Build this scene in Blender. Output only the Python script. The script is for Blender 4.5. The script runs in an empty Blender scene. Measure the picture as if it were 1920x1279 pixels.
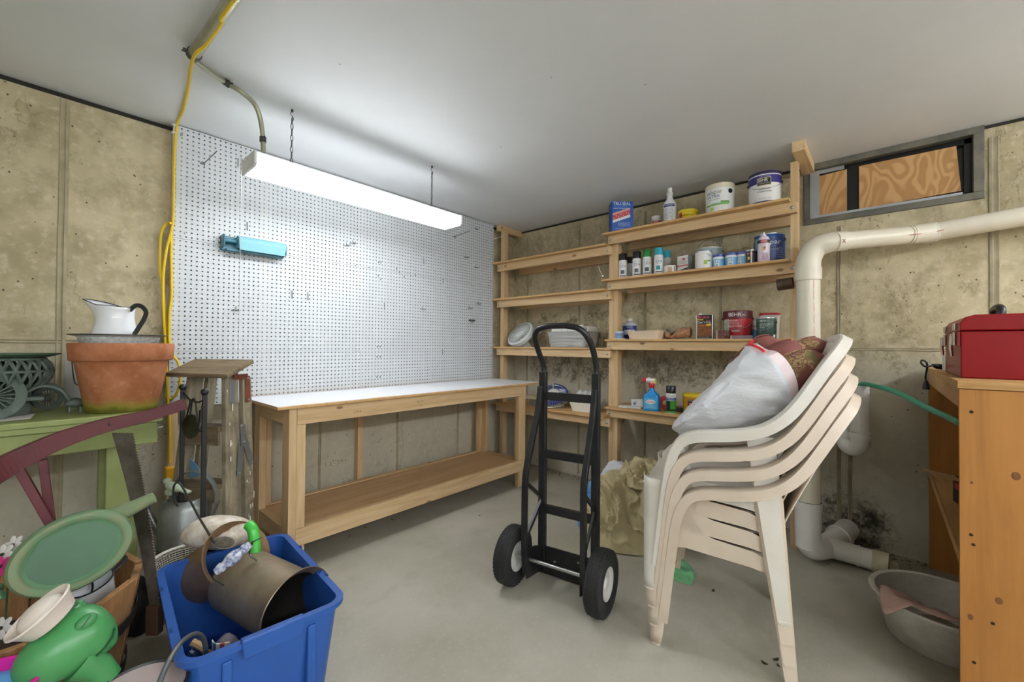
import bpy, bmesh, math, random
import numpy as np
from mathutils import Vector, Matrix, Quaternion, noise as mnoise

# ------------------------------------------------------------------ camera
FPX = 784.577
YAW, PITCH, ROLL = (math.radians(a) for a in (48.33675, 0.64592, 0.43914))
CAM = Vector((-3.29, -2.90, 1.19))
_f = Vector((math.sin(YAW)*math.cos(PITCH), math.cos(YAW)*math.cos(PITCH), math.sin(PITCH)))
_r0 = Vector((math.cos(YAW), -math.sin(YAW), 0)); _u0 = _r0.cross(_f)
_r = _r0*math.cos(ROLL) + _u0*math.sin(ROLL); _u = -_r0*math.sin(ROLL) + _u0*math.cos(ROLL)
scene = bpy.context.scene
cam_data = bpy.data.cameras.new('camera'); cam_data.sensor_width = 36.0
cam_data.lens = FPX/1920*36.0; cam_data.clip_start = 0.02
cam = bpy.data.objects.new('camera', cam_data); scene.collection.objects.link(cam)
cam.matrix_world = Matrix(((_r.x,_u.x,-_f.x,CAM.x),(_r.y,_u.y,-_f.y,CAM.y),(_r.z,_u.z,-_f.z,CAM.z),(0,0,0,1)))
scene.camera = cam

# ------------------------------------------------------------------ world, exposure
wld = bpy.data.worlds.new('world'); scene.world = wld; wld.use_nodes = True
wld.node_tree.nodes['Background'].inputs[0].default_value = (0.5,0.52,0.55,1)
wld.node_tree.nodes['Background'].inputs[1].default_value = 0.3
scene.view_settings.view_transform = 'Standard'; scene.view_settings.look = 'None'
scene.view_settings.gamma = 1.0; scene.view_settings.use_curve_mapping = False
scene.view_settings.exposure = 0.0
LAMP_MAIN = 21.0       # emission of the shop light's diffuser
LAMP_FILL = 92.0       # the added, unseen fill strip lights behind the photographer

# ------------------------------------------------------------------ pixel helpers (1920x1279 frame)
def ray(x, y): return _r*((x-960)/FPX) - _u*((y-639.5)/FPX) + _f
def W(x, y, ax, val):
    d = ray(x, y); return CAM + d*((val-CAM[ax])/d[ax])
def Dp(x, y, depth): return CAM + ray(x, y)*depth
def to_cam_angle(p): return math.atan2(CAM.y-p[1], CAM.x-p[0])

# ------------------------------------------------------------------ materials
MATS = {}
def srgb(h):
    if isinstance(h, str):
        h = h.lstrip('#'); c = [int(h[i:i+2],16)/255 for i in (0,2,4)]
    else: c = h
    return tuple(((v/12.92) if v <= .04045 else ((v+.055)/1.055)**2.4) for v in c) + (1.0,)
class NT:
    """small helper to write node trees"""
    def __init__(s, name):
        s.m = bpy.data.materials.new(name); s.m.use_nodes = True
        s.t = s.m.node_tree; s.n = s.t.nodes; s.l = s.t.links
        s.b = s.n['Principled BSDF']; MATS[name] = s.m
    def put(s, sock, v):
        if hasattr(v, 'is_output'): s.l.new(v, sock)
        elif isinstance(v, (int,float)) and sock.type == 'RGBA': sock.default_value = (v,v,v,1)
        else: sock.default_value = v
    def coord(s, kind='Object', scale=(1,1,1), rnd=0.0, loc=(0,0,0)):
        tc = s.n.new('ShaderNodeTexCoord'); v = tc.outputs[kind]
        mp = s.n.new('ShaderNodeMapping'); mp.inputs['Scale'].default_value = scale; mp.inputs['Location'].default_value = loc
        if rnd:
            oi = s.n.new('ShaderNodeObjectInfo'); a = s.n.new('ShaderNodeVectorMath'); a.operation='ADD'
            mu = s.math('MULTIPLY', oi.outputs['Random'], rnd); s.l.new(v, a.inputs[0]); s.l.new(mu, a.inputs[1]); v = a.outputs[0]
        s.l.new(v, mp.inputs['Vector']); return mp.outputs[0]
    def noise(s, vec, scale=5, detail=4, rough=.55, dist=0):
        n = s.n.new('ShaderNodeTexNoise'); n.inputs['Scale'].default_value=scale; n.inputs['Detail'].default_value=detail
        n.inputs['Roughness'].default_value=rough; n.inputs['Distortion'].default_value=dist
        s.l.new(vec, n.inputs['Vector']); return n.outputs[0]
    def voro(s, vec, scale=20, feature='F1', rand=1):
        n = s.n.new('ShaderNodeTexVoronoi'); n.feature=feature; n.inputs['Scale'].default_value=scale
        n.inputs['Randomness'].default_value=rand; s.l.new(vec, n.inputs['Vector']); return n.outputs['Distance']
    def math(s, op, a, b=0.0, clamp=False):
        n = s.n.new('ShaderNodeMath'); n.operation=op; n.use_clamp=clamp
        s.put(n.inputs[0], a); s.put(n.inputs[1], b); return n.outputs[0]
    def step(s, v, lo, hi):      # smooth 0..1 between lo and hi (hi may be < lo)
        n = s.n.new('ShaderNodeMapRange'); n.interpolation_type='SMOOTHSTEP'
        n.inputs['From Min'].default_value=min(lo,hi); n.inputs['From Max'].default_value=max(lo,hi)
        n.inputs['To Min'].default_value=0.0 if lo<hi else 1.0; n.inputs['To Max'].default_value=1.0 if lo<hi else 0.0
        s.put(n.inputs['Value'], v); return n.outputs[0]
    def mix(s, fac, a, b):
        n = s.n.new('ShaderNodeMix'); n.data_type='RGBA'
        s.put(n.inputs['Factor'], fac); s.put(n.inputs[6], a); s.put(n.inputs[7], b); return n.outputs[2]
    def sep(s, vec):
        n = s.n.new('ShaderNodeSeparateXYZ'); s.l.new(vec, n.inputs[0]); return n.outputs
    def bump(s, h, strength=.3, dist=.01):
        n = s.n.new('ShaderNodeBump'); n.inputs['Strength'].default_value=strength; n.inputs['Distance'].default_value=dist
        s.l.new(h, n.inputs['Height']); s.l.new(n.outputs[0], s.b.inputs['Normal'])
    def done(s, col, rough=.6, metal=0.0, coat=0.0, spec=.5):
        s.put(s.b.inputs['Base Color'], col); s.put(s.b.inputs['Roughness'], rough); s.put(s.b.inputs['Metallic'], metal)
        s.b.inputs['Coat Weight'].default_value = coat; s.b.inputs['Specular IOR Level'].default_value = spec
        return s.m
def mat(name, col, rough=.5, metal=0.0, var=None, bump=None, coat=0.0, spec=.5, trans=0.0, alpha=1.0, emit=0.0, rvar=0.0):
    """plain material; var=(other colour, scale, amount) mottling, bump=(scale,strength)"""
    if name in MATS: return MATS[name]
    t = NT(name); c = srgb(col); vec = None
    if var or bump or rvar: vec = t.coord('Object', rnd=3.0)
    out = c
    if var:
        f = t.noise(vec, var[1], 6, .6); f = t.step(f, .5-.22, .5+.22); f = t.math('MULTIPLY', f, var[2]); out = t.mix(f, c, srgb(var[0]))
    r = rough
    if rvar: r = t.math('ADD', t.math('MULTIPLY', t.noise(vec, 14, 4), rvar), rough-rvar*.5)
    if bump: t.bump(t.noise(vec, bump[0], 5), bump[1], .004)
    t.done(out, r, metal, coat, spec)
    if trans: t.b.inputs['Transmission Weight'].default_value = trans
    if alpha < 1: t.b.inputs['Alpha'].default_value = alpha
    if emit:
        t.b.inputs['Emission Color'].default_value = c; t.b.inputs['Emission Strength'].default_value = emit
    return t.m
def wood(name, c1, c2, axis=0, rough=.55, knots=True, scale=1.0, dark=None, darkamt=0.0, coat=0.0):
    if name in MATS: return MATS[name]
    t = NT(name); sc = [22*scale]*3; sc[axis] = 1.3*scale
    v = t.coord('Object', tuple(sc), rnd=7.0)
    g = t.noise(v, 1.0, 5, .6, 1.2); fine = t.noise(v, 6.0, 3, .6)
    f = t.math('ADD', t.math('MULTIPLY', g, .75), t.math('MULTIPLY', fine, .25))
    col = t.mix(t.step(f, .33, .66), srgb(c1), srgb(c2))
    lg = t.noise(t.coord('Object', rnd=5.0), 2.2, 3)
    col = t.mix(t.math('MULTIPLY', t.step(lg, .4, .7), .25), col, srgb(c2))
    if knots:
        ks = [9*scale]*3; ks[axis] = 4.5*scale
        k = t.voro(t.coord('Object', tuple(ks), rnd=9.0), 1.0)
        col = t.mix(t.math('MULTIPLY', t.step(k, .12, .06), .75), col, srgb('#6b4420'))
    if dark:
        d = t.noise(t.coord('Object', rnd=2.0), 6, 6, .65)
        col = t.mix(t.math('MULTIPLY', t.step(d, .45, .68), darkamt), col, srgb(dark))
    t.bump(f, .12, .003)
    return t.done(col, rough, 0, coat, .4)

# ------------------------------------------------------------------ mesh builder
class MB:
    def __init__(s): s.v=[]; s.f=[]; s.mi=[]; s.cur=0
    def add(s, vs, fs):
        o=len(s.v); s.v.extend([tuple(x) for x in vs]); s.f.extend([tuple(i+o for i in f) for f in fs]); s.mi.extend([s.cur]*len(fs)); return s
    def box(s, x0,x1,y0,y1,z0,z1):
        x0,x1=min(x0,x1),max(x0,x1); y0,y1=min(y0,y1),max(y0,y1); z0,z1=min(z0,z1),max(z0,z1)
        return s.add([(x0,y0,z0),(x1,y0,z0),(x1,y1,z0),(x0,y1,z0),(x0,y0,z1),(x1,y0,z1),(x1,y1,z1),(x0,y1,z1)],
              [(3,2,1,0),(4,5,6,7),(0,1,5,4),(1,2,6,5),(2,3,7,6),(3,0,4,7)])
    def obox(s, c, ax, ay, az, hx, hy, hz):
        c=Vector(c); ax,ay,az=Vector(ax).normalized(),Vector(ay).normalized(),Vector(az).normalized()
        vs=[c+ax*(hx*i)+ay*(hy*j)+az*(hz*k) for k in(-1,1) for j,i in((-1,-1),(-1,1),(1,1),(1,-1))]
        return s.add(vs,[(3,2,1,0),(4,5,6,7),(0,1,5,4),(1,2,6,5),(2,3,7,6),(3,0,4,7)])
    def beam(s, a, b, w, h, up=(0,0,1)):
        a,b=Vector(a),Vector(b); d=(b-a); L=d.length; d.normalize(); up=Vector(up)
        sd=d.cross(up)
        if sd.length<1e-5: sd=d.cross(Vector((0,1,0)))
        sd.normalize(); u=sd.cross(d)
        return s.obox((a+b)/2, d, sd, u, L/2, w/2, h/2)
    def tube(s, pts, r, n=8, caps=True, closed=False, flat=None):
        """swept circle; r number or list; flat=(w,h,upvec) for rectangular/elliptic section"""
        P=[Vector(p) for p in pts]; N=len(P); vs=[]; fs=[]
        rr = r if isinstance(r,(list,tuple)) else [r]*N
        T=[]
        for i in range(N):
            a=P[(i-1)%N] if (closed or i>0) else P[i]; b=P[(i+1)%N] if (closed or i<N-1) else P[i]
            t=(b-a); t = t.normalized() if t.length>1e-9 else Vector((0,0,1)); T.append(t)
        ref=Vector((0,0,1)) if abs(T[0].z)<.9 else Vector((1,0,0))
        nrm=(ref-T[0]*ref.dot(T[0])).normalized()
        for i in range(N):
            if i>0:
                q=T[i-1].rotation_difference(T[i]); nrm=q@nrm; nrm=(nrm-T[i]*nrm.dot(T[i])).normalized()
            b=T[i].cross(nrm)
            for k in range(n):
                a=2*math.pi*k/n; vs.append(P[i]+(nrm*math.cos(a)+b*math.sin(a))*rr[i])
        M=N if closed else N-1
        for i in range(M):
            j=(i+1)%N
            for k in range(n): fs.append((i*n+k,i*n+(k+1)%n,j*n+(k+1)%n,j*n+k))
        if caps and not closed:
            fs.append(tuple(range(n-1,-1,-1))); fs.append(tuple((N-1)*n+k for k in range(n)))
        return s.add(vs,fs)
    def sweep(s, pts, sect, ups=None, up=(0,0,1), caps=True, closed=False):
        """sweep a 2D section (list of (side,up)) along pts; up vectors fixed or per point"""
        P=[Vector(p) for p in pts]; N=len(P); n=len(sect); vs=[]; fs=[]
        for i in range(N):
            a=P[(i-1)%N] if (closed or i>0) else P[i]; b=P[(i+1)%N] if (closed or i<N-1) else P[i]
            t=(b-a).normalized(); u=Vector(ups[i] if ups else up); sd=t.cross(u).normalized(); uu=sd.cross(t)
            sc = sect[i] if isinstance(sect[0][0],(list,tuple)) else sect
            n=len(sc)
            for (p,q) in sc: vs.append(P[i]+sd*p+uu*q)
        M=N if closed else N-1
        for i in range(M):
            j=(i+1)%N
            for k in range(n): fs.append((i*n+k,i*n+(k+1)%n,j*n+(k+1)%n,j*n+k))
        if caps and not closed:
            fs.append(tuple(range(n-1,-1,-1))); fs.append(tuple((N-1)*n+k for k in range(n)))
        return s.add(vs,fs)
    def lathe(s, prof, n=24, c=(0,0,0), axis=None, a0=0.0, a1=None, sx=1.0, sy=1.0):
        """profile [(r,z)] around z at c; axis=(dir) to tilt; partial from a0 to a1"""
        c=Vector(c); R=None
        if axis is not None: R=Vector((0,0,1)).rotation_difference(Vector(axis).normalized())
        full = a1 is None; m = n if full else n+1; vs=[]; fs=[]
        rings=[]
        for (r,z) in prof:
            if r<1e-6:
                p=Vector((0,0,z)); p=(R@p if R else p)+c; rings.append([len(vs)]*m); vs.append(p); continue
            idx=[]
            for k in range(m):
                a=(2*math.pi*k/n) if full else a0+(a1-a0)*k/n
                p=Vector((r*math.cos(a)*sx,r*math.sin(a)*sy,z)); p=(R@p if R else p)+c; idx.append(len(vs)); vs.append(p)
            rings.append(idx)
        for i in range(len(rings)-1):
            A,B=rings[i],rings[i+1]
            for k in range(n):
                k2=(k+1)%m if full else k+1
                f=[A[k],A[k2],B[k2],B[k]]; g=[]
                for q in f:
                    if q not in g: g.append(q)
                if len(g)>=3: fs.append(tuple(g))
        return s.add(vs,fs)
    def grid(s, fn, nu, nv, closeu=False, closev=False):
        vs=[fn(i/(nu if closeu else nu-1), j/(nv if closev else nv-1)) for i in range(nu) for j in range(nv)]; fs=[]
        for i in range(nu if closeu else nu-1):
            for j in range(nv if closev else nv-1):
                fs.append((i*nv+j,((i+1)%nu)*nv+j,((i+1)%nu)*nv+(j+1)%nv,i*nv+(j+1)%nv))
        return s.add(vs,fs)
    def slab(s, fn, nu, nv, thick):
        """a surface with thickness along a vector or normal (thick = vector)"""
        t=Vector(thick); N=nu*nv
        A=[Vector(fn(i/(nu-1),j/(nv-1))) for i in range(nu) for j in range(nv)]
        vs=A+[a+t for a in A]; fs=[]
        for i in range(nu-1):
            for j in range(nv-1):
                q=(i*nv+j,(i+1)*nv+j,(i+1)*nv+j+1,i*nv+j+1); fs.append(q); fs.append(tuple(N+x for x in reversed(q)))
        for i in range(nu-1):
            for j in (0,nv-1): a,b=i*nv+j,(i+1)*nv+j; fs.append((a,b,N+b,N+a))
        for j in range(nv-1):
            for i in (0,nu-1): a,b=i*nv+j,i*nv+j+1; fs.append((a,b,N+b,N+a))
        return s.add(vs,fs)
    def prism(s, poly, origin, ex, ey, ez, depth):
        """2D polygon in (ex,ey) extruded along ez by depth"""
        o,ex,ey,ez=Vector(origin),Vector(ex),Vector(ey),Vector(ez); n=len(poly)
        A=[o+ex*p+ey*q for p,q in poly]; vs=A+[a+ez*depth for a in A]
        fs=[tuple(range(n-1,-1,-1)),tuple(range(n,2*n))]+[(i,(i+1)%n,n+(i+1)%n,n+i) for i in range(n)]
        return s.add(vs,fs)
    def ball(s, c, r, n=12, m=8, sc=(1,1,1)):
        pr=[(math.sin(math.pi*i/m),-math.cos(math.pi*i/m)) for i in range(m+1)]; c=Vector(c)
        o=len(s.v); s.lathe([(max(a*r,0),b*r) for a,b in pr],n)
        for i in range(o,len(s.v)):
            x,y,z=s.v[i]; s.v[i]=(x*sc[0]+c.x,y*sc[1]+c.y,z*sc[2]+c.z)
        return s
    def xf(s, M):
        s.v=[tuple(M@Vector(p)) for p in s.v]; return s
    def build(s, name, m, parent=None, loc=None, rotz=0.0, smooth=False, bevel=0.0, subsurf=0, autos=None, recalc=True, label=None):
        me=bpy.data.meshes.new(name); me.from_pydata(s.v,[],s.f)
        for mm in (m if isinstance(m,(list,tuple)) else [m]): me.materials.append(mm)
        if isinstance(m,(list,tuple)): me.polygons.foreach_set('material_index', s.mi)
        if recalc:
            b=bmesh.new(); b.from_mesh(me); bmesh.ops.recalc_face_normals(b,faces=b.faces); b.to_mesh(me); b.free()
        if smooth:
            me.polygons.foreach_set('use_smooth',[True]*len(me.polygons))
            me.set_sharp_from_angle(angle=math.radians(autos if autos else 40))
        o=bpy.data.objects.new(name,me); scene.collection.objects.link(o)
        if parent is not None: o.parent=parent
        if loc is not None: o.location=loc
        if rotz: o.rotation_euler=(0,0,rotz)
        if bevel:
            md=o.modifiers.new('bevel','BEVEL'); md.width=bevel; md.segments=2; md.limit_method='ANGLE'; md.angle_limit=math.radians(50)
        if subsurf:
            md=o.modifiers.new('sub','SUBSURF'); md.levels=subsurf; md.render_levels=subsurf
        if label: o['label']=label
        return o
def thing(name, label, cat, loc=(0,0,0), rotz=0.0, group=None):
    o=bpy.data.objects.new(name,None); scene.collection.objects.link(o); o.empty_display_size=.05
    o.location=loc; o.rotation_euler=(0,0,rotz); o['label']=label; o['category']=cat
    if group: o['group']=group
    return o
def tag(o, label, cat, group=None, kind=None):
    o['label']=label; o['category']=cat
    if group: o['group']=group
    if kind: o['kind']=kind
    return o
def struct(o): o['kind']='structure'; return o
def clone(o, parent=None):
    c=o.copy(); scene.collection.objects.link(c); c.parent=parent
    for ch in list(o.children): clone(ch,c)
    return c
def smooth_path(pts, n=6):
    """Catmull-Rom through pts"""
    P=[Vector(p) for p in pts]; out=[]
    for i in range(len(P)-1):
        p0=P[i-1] if i>0 else P[i]*2-P[i+1]; p1,p2=P[i],P[i+1]; p3=P[i+2] if i+2<len(P) else P[i+1]*2-P[i]
        for k in range(n):
            t=k/n; out.append(.5*((2*p1)+(p2-p0)*t+(2*p0-5*p1+4*p2-p3)*t*t+(3*p1-p0-3*p2+p3)*t**3))
    out.append(P[-1]); return out
_TXT={}
def text_geo(s, size):
    """flat text mesh centred on the origin -> (verts2d, faces)"""
    if s not in _TXT:
        cu=bpy.data.curves.new('t','FONT'); cu.body=s; cu.align_x='CENTER'; cu.align_y='CENTER'; cu.size=1.0; cu.resolution_u=2
        ob=bpy.data.objects.new('t',cu); me=bpy.data.meshes.new_from_object(ob)
        _TXT[s]=([(v.co.x,v.co.y) for v in me.vertices],[tuple(p.vertices) for p in me.polygons])
        bpy.data.objects.remove(ob); bpy.data.curves.remove(cu); bpy.data.meshes.remove(me)
    v,f=_TXT[s]; return [(x*size,y*size) for x,y in v],f
def text_on_cyl(mb, s, size, r, z, ang, wid=None, sx=1.0):
    v,f=text_geo(s,size)
    if wid:
        w=max(x for x,_ in v)-min(x for x,_ in v); sx=wid/w if w>0 else 1
    mb.add([((r+.0008)*math.cos(ang+x*sx/r),(r+.0008)*math.sin(ang+x*sx/r),z+y) for x,y in v],f)
def text_on_plane(mb, s, size, o, ex, ey, wid=None):
    v,f=text_geo(s,size); o,ex,ey=Vector(o),Vector(ex),Vector(ey); sx=1.0
    if wid:
        w=max(x for x,_ in v)-min(x for x,_ in v); sx=wid/w if w>0 else 1
    mb.add([o+ex*(x*sx)+ey*y for x,y in v],f)
random.seed(7)
def fbm(p, s=1.0, o=4): return mnoise.fractal(Vector(p)*s, 1.0, 2.0, o)
# ================================================================== materials of the room
def concrete(name, wall):
    t=NT(name); v=t.coord('Object'); px,py,pz=t.sep(v)
    along = px if wall=='back' else py
    n1=t.noise(v,1.6,8,.62); n2=t.noise(v,7,6,.65); n3=t.noise(v,26,5,.6)
    col=t.mix(t.step(n1,.34,.66), srgb('#cfc3a2'), srgb('#b0a484'))
    col=t.mix(t.math('MULTIPLY',t.step(n2,.42,.66),.6), col, srgb('#978b6c'))
    col=t.mix(t.math('MULTIPLY',t.step(n3,.5,.7),.4), col, srgb('#ddd4bc'))
    # vertical streaks of the pour
    sv=t.coord('Object',(7,7,.5)); st=t.noise(sv,1.0,5,.6)
    col=t.mix(t.math('MULTIPLY',t.step(st,.54,.72),.32), col, srgb('#908570'))
    # paler, greyer lower half
    low=t.step(t.math('ADD',pz,t.math('MULTIPLY',n1,.25)),1.42,1.1)
    col=t.mix(t.math('MULTIPLY',low,.62), col, srgb('#bdb9ab'))
    # bug holes
    vo=t.voro(t.coord('Object',(1,1,.8)),27); gate=t.step(t.noise(v,9,2),.44,.54)
    pit=t.math('MULTIPLY',t.step(vo,.125,.06),gate)
    # cracks: thin lines where a noise crosses one half
    cr=t.noise(t.coord('Object',(3.2,3.2,1.4)),1.6,6,.62); cr=t.math('ABSOLUTE',t.math('SUBTRACT',cr,.5))
    crk=t.math('MULTIPLY',t.step(cr,.009,.003),t.step(t.noise(v,1.9,2),.5,.6))
    col=t.mix(t.math('MULTIPLY',pit,.85), col, srgb('#3a3122'))
    col=t.mix(t.math('MULTIPLY',crk,.3), col, srgb('#5c5038'))
    if wall=='right':
        # mould: splotchy patch behind the paint shelves, behind the fans and at the drain pipe
        def patch(y0,y1,z0,z1,soft,nz,lo,hi):
            a=t.math('MULTIPLY',t.step(along,y0-soft,y0+soft),t.step(along,y1+soft,y1-soft))
            b=t.math('MULTIPLY',t.step(pz,z0-soft,z0+soft),t.step(pz,z1+soft,z1-soft))
            w=t.math('MULTIPLY',a,b); return t.step(t.math('ADD',nz,t.math('MULTIPLY',w,.28)),lo,hi)
        m1=t.noise(v,9,8,.72); m2=t.noise(v,42,6,.7)
        mm=t.math('ADD',t.math('MULTIPLY',m1,.6),t.math('MULTIPLY',m2,.4))
        p1=patch(-2.35,-1.25,.84,1.16,.14,mm,.66,.88)
        p2=patch(-1.3,-.15,.78,1.55,.14,mm,.73,.86)
        p3=patch(-2.95,-2.5,-.1,.30,.14,mm,.62,.86)
        p4=patch(-2.0,-1.0,1.2,1.75,.2,mm,.75,.92)
        p5=patch(-3.2,-2.5,.9,1.75,.2,mm,.75,.92)
        for p,c,a in ((p1,'#4c432e',.85),(p2,'#4a4130',.7),(p4,'#63573c',.6),(p5,'#6b6042',.6),(p3,'#25221a',.95)):
            col=t.mix(t.math('MULTIPLY',p,a), col, srgb(c))
    h=t.math('SUBTRACT',t.math('MULTIPLY',n3,.5),t.math('ADD',t.math('MULTIPLY',pit,1.2),t.math('MULTIPLY',crk,.6)))
    t.bump(h,.45,.01)
    return t.done(col,.9,0,0,.25)
M_WALLA=concrete('concrete_back','back'); M_WALLB=concrete('concrete_right','right')
def floor_mat():
    t=NT('concrete_floor'); v=t.coord('Object')
    n1=t.noise(v,1.1,7,.6); n2=t.noise(v,6,6,.6); n3=t.noise(v,60,4,.6)
    col=t.mix(t.step(n1,.35,.65), srgb('#b6b2a3'), srgb('#a29e8d'))
    col=t.mix(t.math('MULTIPLY',t.step(n2,.5,.75),.4), col, srgb('#96937d'))
    col=t.mix(t.math('MULTIPLY',t.step(n3,.55,.75),.25), col, srgb('#d0cfbe'))
    px,py,pz=t.sep(v)
    edge=t.math('ADD',px,t.math('MULTIPLY',n2,.3))
    col=t.mix(t.math('MULTIPLY',t.step(edge,-.35,0.2),.5), col, srgb('#8a8268'))   # silt along the right wall
    sp=t.voro(v,34); col=t.mix(t.math('MULTIPLY',t.step(sp,.07,.04),.6), col, srgb('#5b5240'))
    t.bump(n2,.1,.004)
    return t.done(col, t.math('ADD',t.math('MULTIPLY',n2,.3),.42),0,0,.35)
M_FLOOR=floor_mat()
def ceil_mat():
    t=NT('ceiling_paint'); v=t.coord('Object'); n=t.noise(v,1.2,6,.6)
    col=t.mix(t.step(n,.3,.7), srgb('#e9ebec'), srgb('#e2e4e5'))
    sp=t.voro(v,5.0); col=t.mix(t.math('MULTIPLY',t.step(sp,.035,.02),.5), col, srgb('#8c8a80'))
    t.bump(t.noise(v,9,4),.05,.004); return t.done(col,.5,0,0,.4)
M_CEIL=ceil_mat()
M_PINE=[wood('pine_x','#dfc298','#caa87a',0), wood('pine_y','#dfc298','#caa87a',1), wood('pine_z','#dfc298','#caa87a',2)]
M_PLY=wood('plywood_shelf','#d9b27c','#c49a62',1,knots=False)
M_STEEL=mat('zinc_steel','#b9bbb8',.35,1.0); M_DARKSTEEL=mat('dark_steel','#5d5f58',.4,1.0)
M_BLACK=mat('black_paint','#17181a',.38,0,bump=(30,.05)); M_WHITE=mat('white_paint','#eef0f0',.45)
M_TEXTBLACK=mat('ink_black','#16161a',.5); M_TEXTWHITE=mat('ink_white','#f2f2ee',.5)

# ================================================================== room shell
XL,YF,ZC=-5.3,-5.4,2.372
struct(MB().box(XL-.2,.25,YF-.2,.25,-.12,0).build('floor',M_FLOOR))
struct(MB().box(XL-.2,.25,YF-.2,.25,ZC,ZC+.12).build('ceiling',M_CEIL))
wall_back=struct(MB().box(XL-.2,.25,0,.2,0,2.346).build('wall_back',M_WALLA))
# right wall with the window opening
WY0,WY1,WZ0,WZ1=-3.296,-2.51,1.985,2.372
b=MB().box(0,.25,YF-.2,WY0,0,2.35).box(0,.25,WY1,0,0,2.35).box(0,.25,WY0,WY1,0,WZ0)
wall_right=struct(b.build('wall_right',M_WALLB))
M_DRY=mat('painted_drywall','#dedcd4',.8)
struct(MB().box(XL-.2,XL,YF-.2,0,0,2.372).build('wall_left',M_DRY))
struct(MB().box(XL,.25,YF-.2,YF,0,2.372).build('wall_front',M_DRY))
M_GAP=mat('sill_gap_shade','#2e2a24',.9)  # dark colour paints the shade of the gap above the concrete
struct(MB().box(XL,0,.012,.2,2.346,2.372).build('gap_shade_1',M_GAP))
struct(MB().box(.012,.2,WY1,0.0,2.35,2.372).box(.012,.2,YF,WY0,2.35,2.372).build('gap_shade_2',M_GAP))
# form-board ridges left in the concrete
def ridge_z(o,w,pos,z0,z1,axis):
    m=MB(); s=w/2
    pts=[]; n=14
    for i in range(n+1):
        z=z0+(z1-z0)*i/n; j=.004*fbm((pos*3.1,z*4,1))
        pts.append((pos+j,z))
    def P(a,h,z): return (a,-h,z) if axis=='back' else (-h,a,z)
    prof=[(-1,.0),(-.8,.004),(-.4,.0005),(.1,.0008),(.3,.006),(.8,.005),(1,0)]
    m.grid(lambda u,v: P(pts[int(round(u*n))][0]+s*prof[int(round(v*6))][0], prof[int(round(v*6))][1]+.0005, pts[int(round(u*n))][1]), n+1, 7)
    m.build('form_seam', M_SEAMA if axis=='back' else M_SEAMB, o, smooth=True, recalc=False)
M_SEAMA=mat('seam_back','#b3a98c',.9,var=('#948a6e',9,.8)); M_SEAMB=mat('seam_right','#aca287',.9,var=('#8a8068',9,.8))
for px,py in ((118,400),): ridge_z(wall_back,.034,W(px,py,1,0)[0],0,2.34,'back')
for px,py in ((600,820),(745,820),(858,810)): ridge_z(wall_back,.02,W(px,py,1,0)[0],0,1.0,'back')
for px,py,z1 in ((990,480,2.3),(1087,480,2.3),(1210,560,2.3),(1352,440,2.3),(1573,520,1.95),(1862,300,2.3),(1594,880,.9)):
    ridge_z(wall_right,.02 if px!=1862 else .04,W(px,py,0,0)[1],0.02,z1,'right')
m=MB(); m.grid(lambda u,v:(-4.6+1.78*u,-[0,.004,.001,.005,0][int(round(v*4))]-.0005,1.195+.022*(v-.5)+.003*fbm((u*9,v,2))),24,5); m.build('form_seam',M_SEAMA,wall_back,smooth=True,recalc=False)
m=MB(); m.grid(lambda u,v:(-[0,.004,.001,.005,0][int(round(v*4))]-.0005,-2.6-1.6*u,1.185+.02*(v-.5)+.003*fbm((u*9,v,2))),24,5); m.build('form_seam',M_SEAMB,wall_right,smooth=True,recalc=False)

# ================================================================== window
win=struct(bpy.data.objects.new('window_1',None)); scene.collection.objects.link(win); win['label']='small steel basement window boarded with plywood under the ceiling'
M_FRAME=mat('window_grey_steel','#5c5d57',.55,.3,var=('#8f8874',7,.6),bump=(20,.2))
gy0,gy1,gz0,gz1=-3.255,-2.556,2.024,2.335
m=MB().box(-.012,.10,WY0,WY1,WZ0,gz0).box(-.012,.10,WY0,WY1,gz1,WZ1).box(-.012,.10,WY0,gy0,gz0,gz1).box(-.012,.10,gy1,WY1,gz0,gz1)
m.build('window_frame',M_FRAME,win,bevel=.003)
M_SASH=mat('window_black_sash','#101213',.3)
ym=-2.755
m=MB().box(.035,.06,gy0,gy1,gz0,gz0+.02).box(.035,.06,gy0,gy1,gz1-.03,gz1).box(.035,.06,gy0,gy0+.03,gz0,gz1).box(.035,.06,gy1-.02,gy1,gz0,gz1).box(.03,.065,ym-.028,ym+.028,gz0,gz1)
m.build('window_sash',M_SASH,win,bevel=.002)
m=MB().box(.062,.066,gy0,gy1,gz0,gz1); m.build('pane',mat('window_dark_glass','#0b0d0e',.08),win)
def ply_face():
    t=NT('plywood_swirl'); v=t.coord('Object',(1,3.2,2.2)); n=t.noise(v,1.35,2,.4,.8)
    w=t.math('SINE',t.math('MULTIPLY',n,70)); f=t.math('ADD',t.math('MULTIPLY',w,.5),.5)
    col=t.mix(t.step(f,.15,.9), srgb('#d0a674'), srgb('#b58a58')); g=t.noise(t.coord('Object',(40,40,3)),1,4)
    col=t.mix(t.math('MULTIPLY',g,.3),col,srgb('#b98850')); return t.done(col,.6,0,0,.3)
M_PLYFACE=ply_face()
MB().prism([(-2.572,2.036),(-2.572,2.296),(-2.728,2.304),(-2.728,2.040)],(.022,0,0),(0,1,0),(0,0,1),(1,0,0),.014).build('plywood_panel',M_PLYFACE,win)
MB().prism([(-2.786,2.040),(-2.786,2.306),(-3.196,2.302),(-3.214,2.052)],(.022,0,0),(0,1,0),(0,0,1),(1,0,0),.014).build('plywood_panel',M_PLYFACE,win)
M_TAPE=mat('duct_tape_silver','#b7bcc2',.3,.6,bump=(25,.4))
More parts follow.
